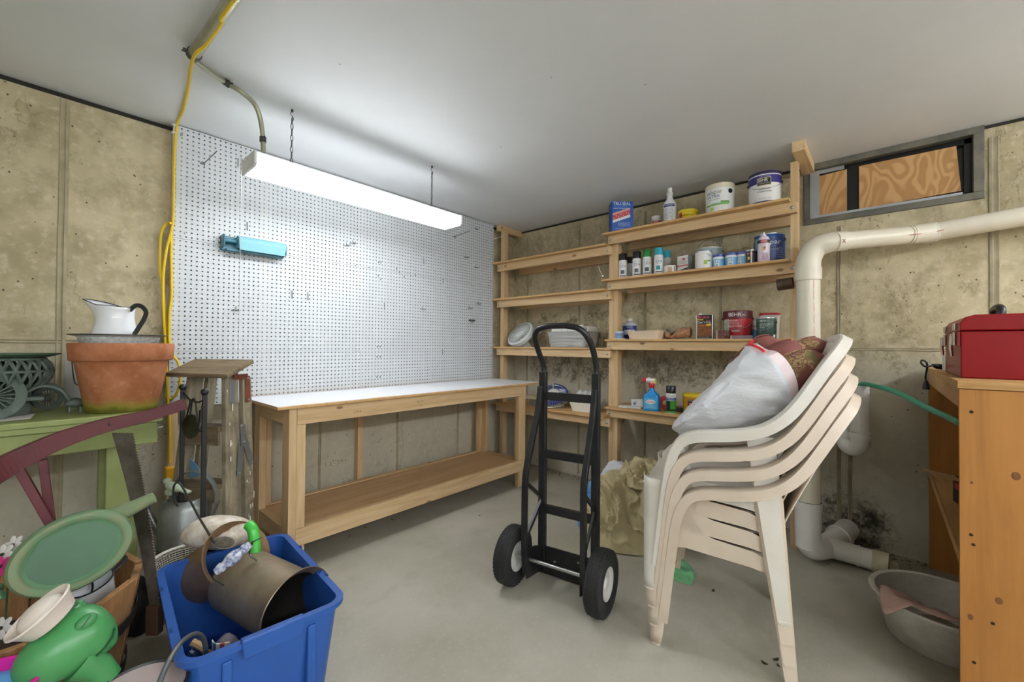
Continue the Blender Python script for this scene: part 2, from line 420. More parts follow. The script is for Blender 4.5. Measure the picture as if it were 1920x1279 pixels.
m=MB(); m.slab(lambda u,v:(-.0135-.003*abs(math.sin(v*9+u*3)),gy1+.012-.05*u,gz0-.005+.30*v),5,14,(.002,0,0)); m.slab(lambda u,v:(.0155-.002*math.sin(v*12),gy1-.01-.15*v,gz1-.028+.024*u),3,12,(.003,0,0))
m.slab(lambda u,v:(-.0145-.002*abs(math.sin(v*14)),gy1-.0-.66*v,gz0-.004+.014*u),3,20,(.002,0,0)); m.build('duct_tape',M_TAPE,win,smooth=True)

# ================================================================== pegboard (real holes)
M_PEG=mat('pegboard_white','#c8ccce',.45,var=('#bec2c4',2.0,.6))
M_PEGIN=mat('hardboard_brown','#2a1d13',.9)
PX0,PY,PZT=-2.838,-.054,2.366
INCH=.0254
def peg_panel(i0,i1,j0,j1):
    m=MB(); R=.0043; k=8; st=INCH; vs=[]; fs=[]; T=.004
    for i in range(i0,i1):
        for j in range(j0,j1):
            x0,x1=PX0+i*st,PX0+(i+1)*st; z1,z0=PZT-j*st,PZT-(j+1)*st
            if i==i0: x0+=.0006
            if i==i1-1: x1-=.0006
            if j==j0: z1-=.0006
            if j==j1-1: z0+=.0006
            cx,cz=PX0+(i+.5)*st,PZT-(j+.5)*st; o=len(vs)
            vs+=[(x0,PY,z0),(x1,PY,z0),(x1,PY,z1),(x0,PY,z1)]
            for q in range(k):
                a=2*math.pi*(q+.5)/k+math.pi; vs.append((cx+R*math.cos(a),PY,cz+R*math.sin(a)))
            h=[o+4+q for q in range(k)]; c=[o,o+1,o+2,o+3]
            fs+=[(c[0],c[1],h[2],h[1]),(c[1],h[3],h[2]),(c[1],c[2],h[4],h[3]),(c[2],h[5],h[4]),(c[2],c[3],h[6],h[5]),(c[3],h[7],h[6]),(c[3],c[0],h[0],h[7]),(c[0],h[1],h[0])]
            d=len(vs); vs+=[(vs[q][0],PY+T,vs[q][2]) for q in h]
            fs+=[(h[q],h[(q+1)%k],d+(q+1)%k,d+q) for q in range(k)]
    m.add(vs,fs); m.mi=[(1 if (len(f)==4 and abs(vs[f[0]][1]-vs[f[2]][1])>.001) else 0) for f in fs]
    X0,X1,Z0,Z1=PX0+i0*st+.0006,PX0+i1*st-.0006,PZT-j1*st+.0006,PZT-j0*st-.0006   # edges
    m.add([(X0,PY,Z0),(X1,PY,Z0),(X1,PY,Z1),(X0,PY,Z1),(X0,PY+T,Z0),(X1,PY+T,Z0),(X1,PY+T,Z1),(X0,PY+T,Z1)],[(0,1,5,4),(1,2,6,5),(2,3,7,6),(3,0,4,7)])
    return m
pegb=thing('pegboard','white perforated pegboard covering the wall above the workbench','pegboard',(0,0,0))
for a in ((0,97,0,24),(0,97,24,48),(0,43,48,60),(43,97,48,60)):
    peg_panel(*a).build('panel',[M_PEG,M_PEGIN],pegb,recalc=False)
for k,x in enumerate((PX0+.003,PX0+.44,PX0+1.08,PX0+1.72,PX0+2.42)):
    MB().box(x,x+.038,PY+.0045,-.001,.01 if k in(0,2) else .86,2.345).build('furring_strip',M_PINE[2],pegb)
M_SCREW=mat('screw_head_grey','#8d9090',.35,.8)
for px,py in ((340,240+13),(337.5,646),(337.5,673),(347,437),(710,492),(714,492),(709,517),(714,524),(708,650),(713,650),(707,669),(713,669),(707,707),(713,707),(831,524),(831,529),(830,657),(830,662),(921,432),(921,528),(921,652),(921,667),(744,504),(749,510),(758,519),(779,516),(667,498),(692,502)):
    p=W(px,py,1,PY); mm=MB().lathe([(0,0),(.0062,0),(.0055,.0022),(0,.003)],8,(p.x,PY,p.z),(0,-1,0)); mm.build('screw',M_SCREW,pegb)
# ================================================================== shop light and added fill lights
M_LAMPW=mat('lamp_white_enamel','#dfe1e0',.4); M_DIFF=mat('lamp_diffuser','#f6faff',.4,emit=LAMP_MAIN);
def shop_light(label, loc, rotz, diff, chains=True, L=1.225, Wd=.19):
    t=thing('shop_light',label,'lamp',loc,rotz)      # origin: centre of the underside
    h=L/2; w=Wd/2
    m=MB().prism([(-w+.016,.037),(-w+.010,.066),(w-.010,.066),(w-.016,.037),(w-.020,.037),(w-.014,.062),(-w+.014,.062),(-w+.020,.037)],(-h,0,0),(0,1,0),(0,0,1),(1,0,0),L)
    m.build('housing',M_LAMPW,t)
    MB().prism([(-w+.001,.036),(-w+.001,.012),(-w+.014,0),(w-.014,0),(w-.001,.012),(w-.001,.036)],(-h+.004,0,0),(0,1,0),(0,0,1),(1,0,0),L-.008).build('diffuser',diff,t)
    for s in (-1,1): MB().prism([(-w-.002,.068),(-w-.002,.006),(-w+.012,-.003),(w-.012,-.003),(w+.002,.006),(w+.002,.068)],(s*h-(.0 if s>0 else .012),0,0),(0,1,0),(0,0,1),(1,0,0),.012).build('end_cap',M_LAMPW,t,bevel=.002)
    if chains:
        for cx in (-.43,.44):
            ch=MB(); z=.064; k=0; top=ZC-loc[2]-.05
            while z<top-.01:
                pts=[]
                for q in range(10):
                    a=2*math.pi*q/10; e=(.0055*math.cos(a),.017*math.sin(a))
                    pts.append((cx+(e[0] if k%2 else 0),(0 if k%2 else e[0]),z+.015+e[1]))
                ch.tube(pts,.002,5,closed=True); z+=.029; k+=1
            ch.build('chain',M_DARKSTEEL,t,smooth=True)
            hk=MB(); hk.tube([(cx,0,top-.012),(cx+.006,0,top-.006),(cx+.007,0,top+.004),(cx,0,top+.012),(cx-.007,0,top+.02),(cx-.006,0,top+.03),(cx,0,top+.034)],.0018,6); hk.lathe([(.006,top+.034),(.007,top+.044),(.002,top+.049)],8,(cx,0,0)); hk.build('hook',M_DARKSTEEL,t,smooth=True)
    return t
lamp=shop_light('long white fluorescent shop light hanging on chains over the workbench',(-2.0395,-.680,2.0),0,M_DIFF)
sw=MB().lathe([(.004,0),(.004,.016),(.007,.016),(.007,.02)],8,(-.6245,.02,.05),(-1,0,0)); sw.tube([(-.640,.02,.05),(-.642,.02,.04),(-.642,.02,-.845)],.0011,5); sw.build('pull_cord',mat('string_white','#f0f0ee',.8),lamp)
M_FILLTUBE=mat('added_fill_tube','#f4f8ff',.4,emit=LAMP_FILL)
def fill_strip_light(label,loc,rotz):  # unseen fixture, added to even out the light in the room
    t=thing('fill_strip_light',label,'lamp',loc,rotz)
    MB().prism([(-.05,.03),(-.035,.075),(.035,.075),(.05,.03)],(-.62,0,0),(0,1,0),(0,0,1),(1,0,0),1.24).build('housing',M_LAMPW,t)
    for y in (-.045,.045):
        MB().tube([(-.59,y,0),(.59,y,0)],.016,10).build('tube',M_FILLTUBE,t,smooth=True)
        for x in (-.605,.605): MB().box(x-.012,x+.012,y-.012,y+.012,-.016,.032).build('socket',M_LAMPW,t)
    for x in (-.4,.4): MB().tube([(x,0,.072),(x,0,ZC-loc[2])],.004,6).build('hanger',M_STEEL,t)
fill_strip_light('added fill strip light at the right, unseen behind the photographer',(-1.0,-4.75,2.12),0)
fill_strip_light('added fill strip light in the middle of the room, unseen behind the photographer',(-2.9,-4.9,2.12),0)
fill_strip_light('added fill strip light at the left, unseen behind the photographer',(-4.5,-4.6,2.12),0)

# ================================================================== conduit on the ceiling
M_COND=mat('galvanised_conduit','#b5b59e',.36,.5,var=('#85866f',12,.6))
cz=ZC-.022
A=W(434,0,2,cz-.01); Bp=W(362,104,2,cz-.01); away=(A-Bp).normalized()
cd=thing('conduit','grey metal electrical conduit clamped to the ceiling feeding the shop light','conduit',(0,0,0))
MB().tube([A+away*1.3,Bp],.0215,14).build('thick_pipe',M_COND,cd,smooth=True)
p1=W(425,156,2,cz+.008); p2=W(470,186,2,ZC-.05); top=Vector((-2.56,-.68,2.066))
q=W(491,240,1,-.68)
path=smooth_path([Bp+Vector((0,0,.002)),Bp-away*.04+Vector((.01,-.01,.005)),(Bp*.6+p1*.4)+Vector((0,.02,0)),p1,W(452,172,2,ZC-.04),W(480,200,1,-.69),q,W(494,285,1,-.68)],8)
MB().tube(path,.0105,12).build('bent_pipe',M_COND,cd,smooth=True)
def clamp(p,d,r): 
    p,d=Vector(p),Vector(d).normalized(); m=MB().lathe([(r,-.012),(r+.004,-.012),(r+.004,.012),(r,.012)],14,p,d)
    s=d.cross(Vector((0,0,1))); s=s.normalized() if s.length>.01 else Vector((0,-1,0))
    for k in(-.008,.008): m.beam(p+d*k+s*(r+.002),p+d*k+s*(r+.016),.005,.005)
    m.build('coupling',M_DARKSTEEL,cd,smooth=True)
clamp(Bp+away*.012,away,.0215); clamp(p1,W(452,172,2,ZC-.04)-(Bp*.6+p1*.4),.0105); clamp(W(493,262,1,-.68),(0,0,1),.0105)

# ================================================================== yellow extension cord
M_YEL=mat('yellow_cord','#e6c21e',.5); M_YELD=mat('yellow_outlet_plastic','#e0a51a',.45)
cord=thing('extension_cord','yellow extension cord running along the ceiling and hanging in loops beside the pegboard','cord',(0,0,0))
ec=Vector((0,0,0))
def wa(x,y,off=.03): return W(x,y,1,-off)
run=[A+away*1.2+Vector((.035,.0,-.02)),W(440,0,2,cz-.03),W(415,45,2,cz-.03),W(385,85,2,cz-.03),W(362,110,2,cz-.035),W(352,170,2,ZC-.012),W(342,210,2,ZC-.012),wa(332,233,.085),wa(327,300,.075),wa(325,400,.075),wa(322,430,.08),wa(312,470,.07),wa(306,520,.06),wa(307,590,.05),wa(310,640,.05),wa(314,720,.05),wa(318,800,.05),wa(318,868,.05)]
MB().tube(smooth_path(run,8),.0062,8).build('cable',M_YEL,cord,smooth=True)
MB().tube(smooth_path([wa(320,418,.085),wa(312,420,.06),wa(302,440,.045),wa(300,500,.045),wa(304,530,.05),wa(309,580,.035),wa(314,640,.03),wa(316,700,.03),wa(312,742,.03),wa(322,748,.06),wa(334,732,.08),wa(338,705,.09),wa(334,680,.09),wa(326,668,.08),wa(318,640,.06),wa(318,590,.06),wa(322,550,.06),wa(321,480,.065),wa(322,430,.07)],8),.0062,8).build('loop',M_YEL,cord,smooth=True)
pe=wa(318,885,.05); m=MB().box(pe.x-.02,pe.x+.02,pe.y-.028,pe.y+.028,pe.z-.05,pe.z+.028); m.build('outlet_end',M_YELD,cord,bevel=.006)
for zz in (231,246):
    p=wa(326,zz+3,.078); MB().lathe([(.009,-.002),(.0105,-.002),(.0105,.002),(.009,.002)],10,p).build('cable_tie',M_TEXTWHITE,cord)

# ================================================================== workbench
wb=thing('workbench','long pine workbench with white laminate top and low shelf under the pegboard','workbench',(-1.44,-.33,0))
ox,oy=-1.44,-.33
def wbox(name,x0,x1,y0,y1,z0,z1,mt,bev=.0015): return MB().box(x0-ox,x1-ox,y0-oy,y1-oy,z0,z1).build(name,mt,wb,bevel=bev)
TZ=.874
M_LAM=mat('white_laminate','#eceef2',.3,var=('#dfe0e2',4,.5))
bx0,bx1,by0,by1=-2.50,-.385,-.632,-.058
wbox('bench_top',bx0,bx1,by0,by1,TZ-.018,TZ-.003,M_PLY)
m=MB(); e=[]
n=60; vs=[]; 
for i in range(n+1):
    x=bx0+(bx1-bx0)*i/n; chip=0
    if i<8: chip=.03*max(0,fbm((x*26,1,0),1,3))+.004
    if 15<=i<=18: chip=.012
    vs.append((x-ox,by0+.002+chip-oy,TZ))
for i in range(n+1): vs.append((bx0+(bx1-bx0)*i/n-ox,by1-.028-oy,TZ))
k=len(vs); vs+=[(a,b_,TZ-.003) for a,b_,c in vs]
fs=[]
for i in range(n):
    fs+=[(i,i+1,n+2+i,n+1+i),(k+n+1+i,k+n+2+i,k+i+1,k+i),(i,k+i,k+i+1,i+1),(n+1+i,n+2+i,k+n+2+i,k+n+1+i)]
fs+=[(0,n+1,k+n+1,k),(n,k+n,k+2*n+1,2*n+1)]
m.add(vs,fs); m.build('laminate_sheet',M_LAM,wb)
FX0,FX1,FY0,FY1=-2.435,-.53,-.604,-.075
RAILX=M_PINE[0]; RZ=M_PINE[2]; RY=M_PINE[1]
wbox('apron',FX0+.04,FX1-.04,FY0,FY0+.038,TZ-.018-.09,TZ-.018,RAILX); wbox('apron',FX0+.04,FX1-.04,FY1-.038,FY1,TZ-.018-.09,TZ-.018,RAILX)
wbox('side_apron',FX0+.002,FX0+.04,FY0+.04,FY1-.0,TZ-.108,TZ-.018,RY); wbox('side_apron',FX1-.04,FX1-.002,FY0+.04,FY1,TZ-.108,TZ-.018,RY)
for x0,sg in ((FX0,1),(FX1,-1)):
    for y0,sy in ((FY0,1),(FY1,-1)):
        # L-shaped leg: a wide board and its partner
        a=sorted((x0,x0+sg*.038)); c=sorted((y0,y0+sy*.089)); wbox('leg',a[0],a[1],c[0],c[1],0,TZ-.018,RZ)
        a=sorted((x0+sg*.0385,x0+sg*.0385+sg*.045)); c=sorted((y0,y0+sy*.038)); wbox('leg',a[0],a[1],c[0],c[1],.222 if 1 else 0,TZ-.109,RZ)
        wbox('leg_block',a[0],a[1],c[0],c[1],0,.128,RZ)
wbox('shelf_rail',FX0+.0385,FX1-.0385,FY0,FY0+.038,.130,.2205,RAILX); wbox('shelf_rail',FX0+.0385,FX1-.0385,FY1-.038,FY1,.130,.2205,RAILX)
wbox('shelf_end_rail',FX0+.002,FX0+.038,FY0+.09,FY1-.09,.130,.2205,RY); wbox('shelf_end_rail',FX1-.038,FX1-.002,FY0+.09,FY1-.09,.130,.2205,RY)
M_PLYX=wood('plywood_bench','#d8b589','#c59d70',0,knots=False,scale=.8)
wbox('low_shelf',FX0+.0395,FX1-.0395,FY0+.039,FY1-.039,.196,.214,M_PLYX)
M_STAMP=mat('stamp_ink','#8a683e',.8)
for tx,sz,x,z in (('S-P-F',.022,-2.06,.797),('KD-HT',.018,-1.62,.815),('112',.018,-1.62,.793)):
    m=MB(); text_on_plane(m,tx,sz,(x-ox,FY0-.0008-oy,z),(1,0,0),(0,0,1)); m.build('lumber_stamp',M_STAMP,wb)

# ================================================================== wall shelves
SX=-.338; PD=.064
def shelf_bay(name,label,yL,yR,levels,posts,blocks):
    """front boards bolted on posts, plywood shelf overhanging in front; yL>yR"""
    cx,cy=-.17,(yL+yR)/2
    t=thing(name,label,'shelving',(cx,cy,0))
    def bx(nm,x0,x1,y0,y1,z0,z1,mt,bev=.0012): return MB().box(x0-cx,x1-cx,y0-cy,y1-cy,z0,z1).build(nm,mt,t,bevel=bev)
    for (ya,yb,z0,z1) in posts: bx('post',SX+.0385,SX+.0385+PD,ya,yb,z0,z1,M_PINE[2])
    for (x0,x1,ya,yb,z0,z1) in blocks: bx('ceiling_block',x0,x1,ya,yb,z0,z1,M_PINE[0])
    for (z0,ya,yb,ov,pl,pr) in levels:
        bd=bx('front_board',SX,SX+.038,ya,yb,z0,z0+.064,M_PINE[1])
        for yy in (ya-.024,yb+.024):
            MB().lathe([(0,.006),(.006,.0055),(.0105,.002),(.011,0)],10,(SX-.0-cx,yy-cy,z0+.031),(-1,0,0)).build('bolt_head',M_STEEL,t,smooth=True)
        sh=MB().box(SX-ov-cx,-.002-cx,pl-cy,pr-cy,z0+.0645,z0+.0795); sh.build('shelf_board',M_PLY,t,bevel=.001)
        bx('back_cleat',-.04,-.002,ya-.03,yb+.045,z0+.002,z0+.064,M_PINE[1])
    return t
ZR=[1.993,1.633,1.166,.640]; ZL=[1.914,1.562,1.100,.560]
shelf_bay('wall_shelf','left bay of pine wall shelving holding fans beside the pegboard',-.07,-1.30,
    [(ZL[0],-.072,-1.298,.055,-.045,-1.275),(ZL[1],-.072,-1.298,.055,-.045,-1.275),(ZL[2],-.072,-1.298,.02,-.045,-1.31),(ZL[3],-.072,-1.298,.03,-.045,-1.262)],
    [(-.085,-.123,0,2.31),(-1.268,-1.306,0,1.99)],[(-.34,-.002,-.06,-.098,2.312,2.371)])
shelf_bay('wall_shelf','right bay of pine wall shelving loaded with paint and spray cans',-1.277,-2.52,
    [(ZR[0],-1.277,-2.516,.06,-1.262,-2.485),(ZR[1],-1.272,-2.518,.06,-1.255,-2.485),(ZR[2],-1.270,-2.515,.02,-1.262,-2.49),(ZR[3],-1.270,-2.515,.03,-1.27,-2.49)],
    [(-1.3065,-1.344,0,2.20),(-2.478,-2.516,0,2.31)],[(-.44,-.002,-2.505,-2.567,2.312,2.371)])
# ================================================================== things on the wall shelves
ZS=lambda z: z+.0800
def shelf_pos(px, py, x, z): p=W(px,py,0,x); return Vector((x,p.y,z))
INK={}
def ink(c):
    if c not in INK: INK[c]=mat('print_'+c.strip('#'),c,.5)
    return INK[c]
def col(c,rough=.4,metal=0,**k): return mat('c_%s_%d_%d'%(c.strip('#'),int(rough*100),int(metal*10)),c,rough,metal,**k)
def round_item(name,label,cat,pos,body,parts=(),bands=(),texts=(),n=28,group=None):
    """body=(profile,mat); parts=[(name,profile,mat)]; bands=[(name,r,z0,z1,angle offset,width,mat)]; texts=[(string,size,r,z,offset,colour,width)]"""
    t=thing(name,label,cat,pos,0,group); ca=to_cam_angle(pos)
    MB().lathe(body[0],n).build('body',body[1],t,smooth=True)
    for nm,pr,mt in parts: MB().lathe(pr,n).build(nm,mt,t,smooth=True)
    for nm,r,z0,z1,off,wd,mt in bands:
        m=MB()
        if wd>=6.2: m.lathe([(r,z0),(r,z1)],n)
        else: m.lathe([(r,z0),(r,z1)],14,a0=ca+off-wd/2,a1=ca+off+wd/2)
        m.build(nm,mt,t,smooth=True)
    for s,size,r,z,off,c,wd in texts:
        m=MB(); text_on_cyl(m,s,size,r,z,ca+off,wd); m.build('lettering',ink(c),t)
    return t
def bail(t, r, z, ang, drop, mt, lift=False, rad=.0016):
    """wire handle hanging in front (drop) or standing up (lift)"""
    s=Vector((math.cos(ang),math.sin(ang),0)); f=Vector((math.cos(ang-math.pi/2),math.sin(ang-math.pi/2),0)); pts=[]
    for k in range(17):
        a=math.pi*k/16; p=s*(r*1.03*math.cos(a)); e=math.sin(a)
        p=p+(Vector((0,0,1))*(drop*e) if lift else (f*(r*1.03*e)+Vector((0,0,-1))*(drop*e)))+Vector((0,0,z)); pts.append(p)
    MB().tube(pts,rad,6).build('bail_handle',mt,t,smooth=True)
    for k in (1,-1): MB().lathe([(.009,0),(.009,.006),(.004,.009)],10,s*(r*k*.985)+Vector((0,0,z)),s*k).build('handle_ear',col('#202022',.5),t)
def can_prof(r,h): return [(0,0),(r*.97,0),(r,.004),(r,h-.012),(r*.985,h-.010),(r*.985,h-.004),(r,h-.003),(r,h),(r*.93,h),(r*.91,h-.007),(0,h-.007)]
def flat_item(name,label,cat,pos,rz,w,d,h,m,parts=(),bev=.004):
    t=thing(name,label,cat,pos,rz); MB().box(-w/2,w/2,-d/2,d/2,0,h).build('body',m,t,bevel=bev); return t
def ftext(t,s,size,o,ex,c,wd=None):
    m=MB(); text_on_plane(m,s,size,o,ex,(0,0,1),wd); m.build('lettering',ink(c),t)
def fpatch(t,nm,poly,y,m,dx=1):
    MB().add([(a,y,b) for a,b in poly],[tuple(range(len(poly)))]).build(nm,m,t,recalc=False)
TIN=col('#c9cbca',.3,.9); WHT=col('#eceae4',.4); 
# ---- top right shelf
z=ZS(ZR[0])
p=shelf_pos(1164,400,-.30,z); rz=to_cam_angle(p)+math.pi/2+.28
t=flat_item('sealer_can','blue rectangular sealer tin with a brick picture on the top shelf','can',p,rz,.165,.10,.235,col('#1d4c9c',.35))
y=-.0508
MB().prism([(-.0815,.006),(.0815,.006),(.0815,.229),(-.0815,.229)],(0,-.0502,0),(1,0,0),(0,0,1),(0,-1,0),.0003).build('label_panel',col('#2158ab',.35),t)
fpatch(t,'brick_picture',[(-.076,.088),(.058,.135),(.058,.168),(-.076,.121)],y,col('#c2453f',.5)); fpatch(t,'brick_picture',[(-.076,.123),(.058,.170),(.058,.186),(-.076,.14)],y,col('#d99a86',.5)); fpatch(t,'mortar_stripe',[(-.076,.066),(.058,.113),(.058,.133),(-.076,.086)],y,col('#e8e6e2',.5))
for k in range(7): fpatch(t,'mortar_line',[(-.07+k*.019,.094+k*.0066+(k%2)*.013),(-.067+k*.019,.095+k*.0066+(k%2)*.013),(-.067+k*.019,.107+k*.0066+(k%2)*.013),(-.07+k*.019,.106+k*.0066+(k%2)*.013)],y-.0003,WHT)
ftext(t,'TRU-SEAL',.032,(-.006,y,.214),(1,0,0),'#f4f4f0',.135); ftext(t,'CLEAR',.024,(-.012,y,.193),(1,0,0),'#5b8fd8',.10); ftext(t,'SEALER  WATERPROOFER',.010,(-.01,y,.178),(1,0,0),'#e8eef8',.12)
for k in range(4): ftext(t,'PROTECTS BRICK BLOCK STONE',.007,(.012,y,.068-k*.008),(1,0,0),'#cfe0f5',.09)
ftext(t,'NET ONE GALLON',.008,(-.02,y,.022),(1,0,0),'#e8eef8',.07)
MB().lathe([(.016,.235),(.016,.246),(.013,.249),(0,.249)],12,(-.05,0,0)).build('screw_cap',WHT,t,smooth=True)
MB().tube(smooth_path([(.0,0,.235),(.005,0,.248),(.04,0,.25),(.048,0,.235)],4),.004,6).build('handle',TIN,t,smooth=True)
MB().box(.0826,.0830,-.03,.02,.02,.08).build('barcode_label',WHT,t)
p=shelf_pos(1231,405,-.17,z)
round_item('plastic_jar','small white screw-top jar with red label behind the white spray bottle','jar',p,([(0,0),(.036,0),(.038,.004),(.038,.085),(.034,.092),(0,.092)],WHT),
  [('lid',[(.037,.09),(.039,.092),(.039,.112),(.036,.115),(0,.115)],col('#f2f2f0',.4))],[('label',.0386,.012,.075,0.1,2.2,col('#c23a42',.4)),('label_stripe',.0389,.03,.055,.15,1.0,col('#2f2c30',.4))],[('GLUE',.016,.039,.064,.05,'#f0e8e0',.045)])
p=shelf_pos(1256,380,-.24,z)
round_item('spray_bottle','tall white plastic bottle with white cap and blue printed label on the top shelf','bottle',p,([(0,0),(.042,0),(.044,.005),(.044,.16),(.040,.175),(.028,.192),(.021,.205),(.018,.23),(.018,.242),(0,.242)],col('#f1f2f3',.35)),
  [('collar',[(.0185,.225),(.023,.228),(.023,.244),(.0185,.247)],WHT),('cap',[(.0,.282),(.0165,.281),(.0165,.248),(.019,.246),(.019,.241),(0,.241)],WHT)],
  [('label_band',.0445,.135,.156,-.15,1.9,col('#2b3f79',.4))],[('DEGREASER',.013,.0452,.146,-.2,'#e9edf6',.06)]+[(s,.0085,.0449,.122-.0105*k,-.2,'#3a4a7c',.062) for k,s in enumerate(('HEAVY DUTY CLEANER','CONCENTRATED','FOR SHOP USE','WIPE SURFACES','RINSE WITH WATER','KEEP FROM CHILDREN','DO NOT FREEZE','32 FL OZ'))])
p=shelf_pos(1290,398,-.22,z)
round_item('wax_tin','short bright yellow wax tub with a red corner on the top shelf','can',p,([(0,0),(.056,0),(.060,.004),(.063,.075),(0,.075)],col('#f0d312',.35)),
  [('lid',[(.062,.073),(.067,.075),(.067,.089),(.064,.092),(0,.092)],col('#efd62a',.35))],[('red_flash',.0628,.008,.072,-.95,.5,col('#cf2b27',.4))],
  [('Johnson',.022,.0628,.050,-.1,'#2f2a1c',.075),('PASTE WAX',.015,.0625,.024,.0,'#c0392b',.07)])
p=shelf_pos(1350,370,-.265,z); r,h=.089,.200
t=round_item('paint_pail','white gallon paint pail with green landscape band and cream top on the top shelf','can',p,([(0,0),(r*.96,0),(r*.97,.004),(r,h-.03),(0,h-.03)],col('#eef0ec',.4)),
  [('lid',[(r,h-.032),(r+.002,h-.03),(r+.002,h-.004),(r-.002,h),(r-.01,h),(r-.012,h-.006),(0,h-.006)],col('#e6dcc0',.4))],
  [('green_band',r*.985+.001,.052,.062,-.25,1.7,col('#7fb23f',.5)),('blue_band',r*.985+.0009,.060,.068,.05,1.3,col('#9fc3cf',.5)),('green_hill',r*.99+.001,.064,.078,.35,.6,col('#5c9a37',.5)),('badge',r*.985+.0012,.02,.042,-.55,.25,col('#b7d26a',.5))],
  [('valspar',.036,r*.998,.140,-.45,'#8a8c88',.11),('ULTRA',.027,r*.992,.112,-.5,'#2d5d7d',.085),('PAINT + PRIMER',.009,r*.988,.092,-.42,'#6d8791',.07)])
MB().lathe([(.0,.004),(.014,.004),(.016,0)],14,Vector((math.cos(to_cam_angle(p)+.75),math.sin(to_cam_angle(p)+.75),0))*(r*.99)+Vector((0,0,.142)),(math.cos(to_cam_angle(p)+.75),math.sin(to_cam_angle(p)+.75),0)).build('handle_ear',col('#131315',.4),t)
p=shelf_pos(1434,345,-.265,z); r,h=.090,.205
t=round_item('paint_pail','white and purple gallon paint pail with wire handle, rightmost on top','can',p,([(0,0),(r*.97,0),(r*.98,.004),(r,h-.018),(0,h-.018)],col('#efeee9',.35)),
  [('lid',[(r-.002,h-.02),(r+.003,h-.018),(r+.003,h-.003),(r,h),(r-.008,h),(r-.01,h-.006),(0,h-.006)],col('#2f2a52',.3))],
  [('purple_band',r+.0005,.130,.179,0,6.28,col('#37317f',.35)),('purple_foot',r*.985+.0006,.004,.020,0,6.28,col('#3a3580',.35)),('black_plate',r+.0012,.118,.160,-.05,.78,col('#191918',.4)),('plate_edge',r+.0009,.114,.164,-.05,.86,col('#c9b88a',.4))],
  [('BEHR',.030,r+.0016,.146,-.12,'#f3f1e6',.052),('PREMIUM PLUS',.011,r+.0016,.127,-.05,'#e8e2c8',.058),('INTERIOR',.015,r+.0005,.094,.0,'#5a5a5a',.065),('EGGSHELL ENAMEL',.012,r*.995+.0005,.077,.0,'#5a5a5a',.08),('100% ACRYLIC LATEX',.006,r*.99+.0005,.035,0,'#8b8b8b',.07),('ULTRA PURE WHITE',.008,r+.0012,.171,0,'#d8d6ee',.06)])
bail(t,r,.148,to_cam_angle(p)+math.pi/2,.055,M_STEEL)
# ---- second right shelf
z=ZS(ZR[1])
def spray(px,py,x,cap,label,body='#eef0ef',txt=True,accent='#3a6ea5',h=.2,dot='#b8895a',lab2=None):
    p=shelf_pos(px,py,x,z); r=.0325
    c=col(cap,.35)
    tx=[('2X',.030,r+.0006,.102,-.25,'#2a5f96',.030),('ULTRA COVER',.0065,r+.0006,.086,-.15,'#55606e',.034)] if txt else []
    tx+=[('PAINTERS TOUCH',.006,r+.0006,.126,-.1,'#44505e',.04)] if txt else []
    bd=[('swatch',r+.0007,.095,.108,.5,.32,col(dot,.4)),('photo_patch',r+.0007,.040,.070,-.1,.9,col(lab2 or '#5b5e63',.5)),('foot_text_band',r+.0007,.022,.030,0,1.4,col('#3d4248',.5))] if txt else []
    return round_item('spray_can',label,'spray can',p,([(0,0),(r*.93,0),(r,.004),(r,.142),(r*.93,.152),(0,.152)],col(body,.35)),
       [('cap',[(r*.9,.148),(r*.97,.150),(r*.94,.198),(r*.86,.203),(r*.8,.203),(r*.78,.198),(0,.198)],c)],bd,tx,n=20,group='spray cans on the second paint shelf')
p=shelf_pos(1161,500,-.16,z)
t=flat_item('sandpaper_box','small red and white box behind the leftmost black-capped spray can','box',p,to_cam_angle(p)+math.pi/2,.05,.03,.115,WHT,bev=.001); fpatch(t,'red_print',[(-.022,.01),(.02,.01),(.02,.04),(-.022,.04)],-.0155,col('#c8343a')); fpatch(t,'red_print',[(-.022,.07),(.02,.07),(.02,.1),(-.022,.1)],-.0155,col('#c8343a'))
spray(1168,500,-.27,'#1a1b1d','black-capped white spray can at the left end of the second shelf')
spray(1181,500,-.12,'#1a1b1d','black-capped spray can standing in the back row between the two front black caps',txt=False)
spray(1194,500,-.27,'#17181a','black-capped white spray can next to the green-capped one')
spray(1213.5,500,-.27,'#2f8b45','green-capped white spray can',dot='#a6b53a')
spray(1235,498,-.28,'#38a9bd','teal-capped white spray can in the front row',dot='#5fb8c4',lab2='#2f9aa5')
spray(1250,498,-.15,'#2f9bab','teal-capped grey spray can in the back row',body='#b9b8b2',txt=False)
p=shelf_pos(1256,505,-.27,z)
round_item('small_can','short white paint can with a tan smear in front of the teal caps','can',p,(can_prof(.043,.062),WHT),[],[('smear',.0436,.012,.05,0,.7,col('#c8a983',.5)),('dark_strip',.0436,.02,.056,.75,.12,col('#2b2b2b',.5))],[('STAIN',.011,.0438,.016,-.1,'#6e6a60',.03)])
p=shelf_pos(1284,487,-.25,z); rz=to_cam_angle(p)+math.pi/2-.55
t=flat_item('solvent_tin','flat rectangular tin with grey, red and black label beside the small white can','can',p,rz,.085,.055,.125,TIN,bev=.003)
fpatch(t,'label_panel',[(-.041,.002),(.041,.002),(.041,.118),(-.041,.118)],-.0278,col('#cfcac3',.45)); fpatch(t,'black_print',[(-.041,.006),(.041,.018),(.041,.04),(-.041,.02)],-.0281,col('#222222')); fpatch(t,'red_print',[(-.041,.05),(.041,.05),(.041,.058),(-.041,.058)],-.0281,col('#c4323b')); fpatch(t,'red_oval',[(.012*math.cos(a/8*math.pi)+.008,.1+.007*math.sin(a/8*math.pi)) for a in range(16)],-.0281,col('#c4323b'))
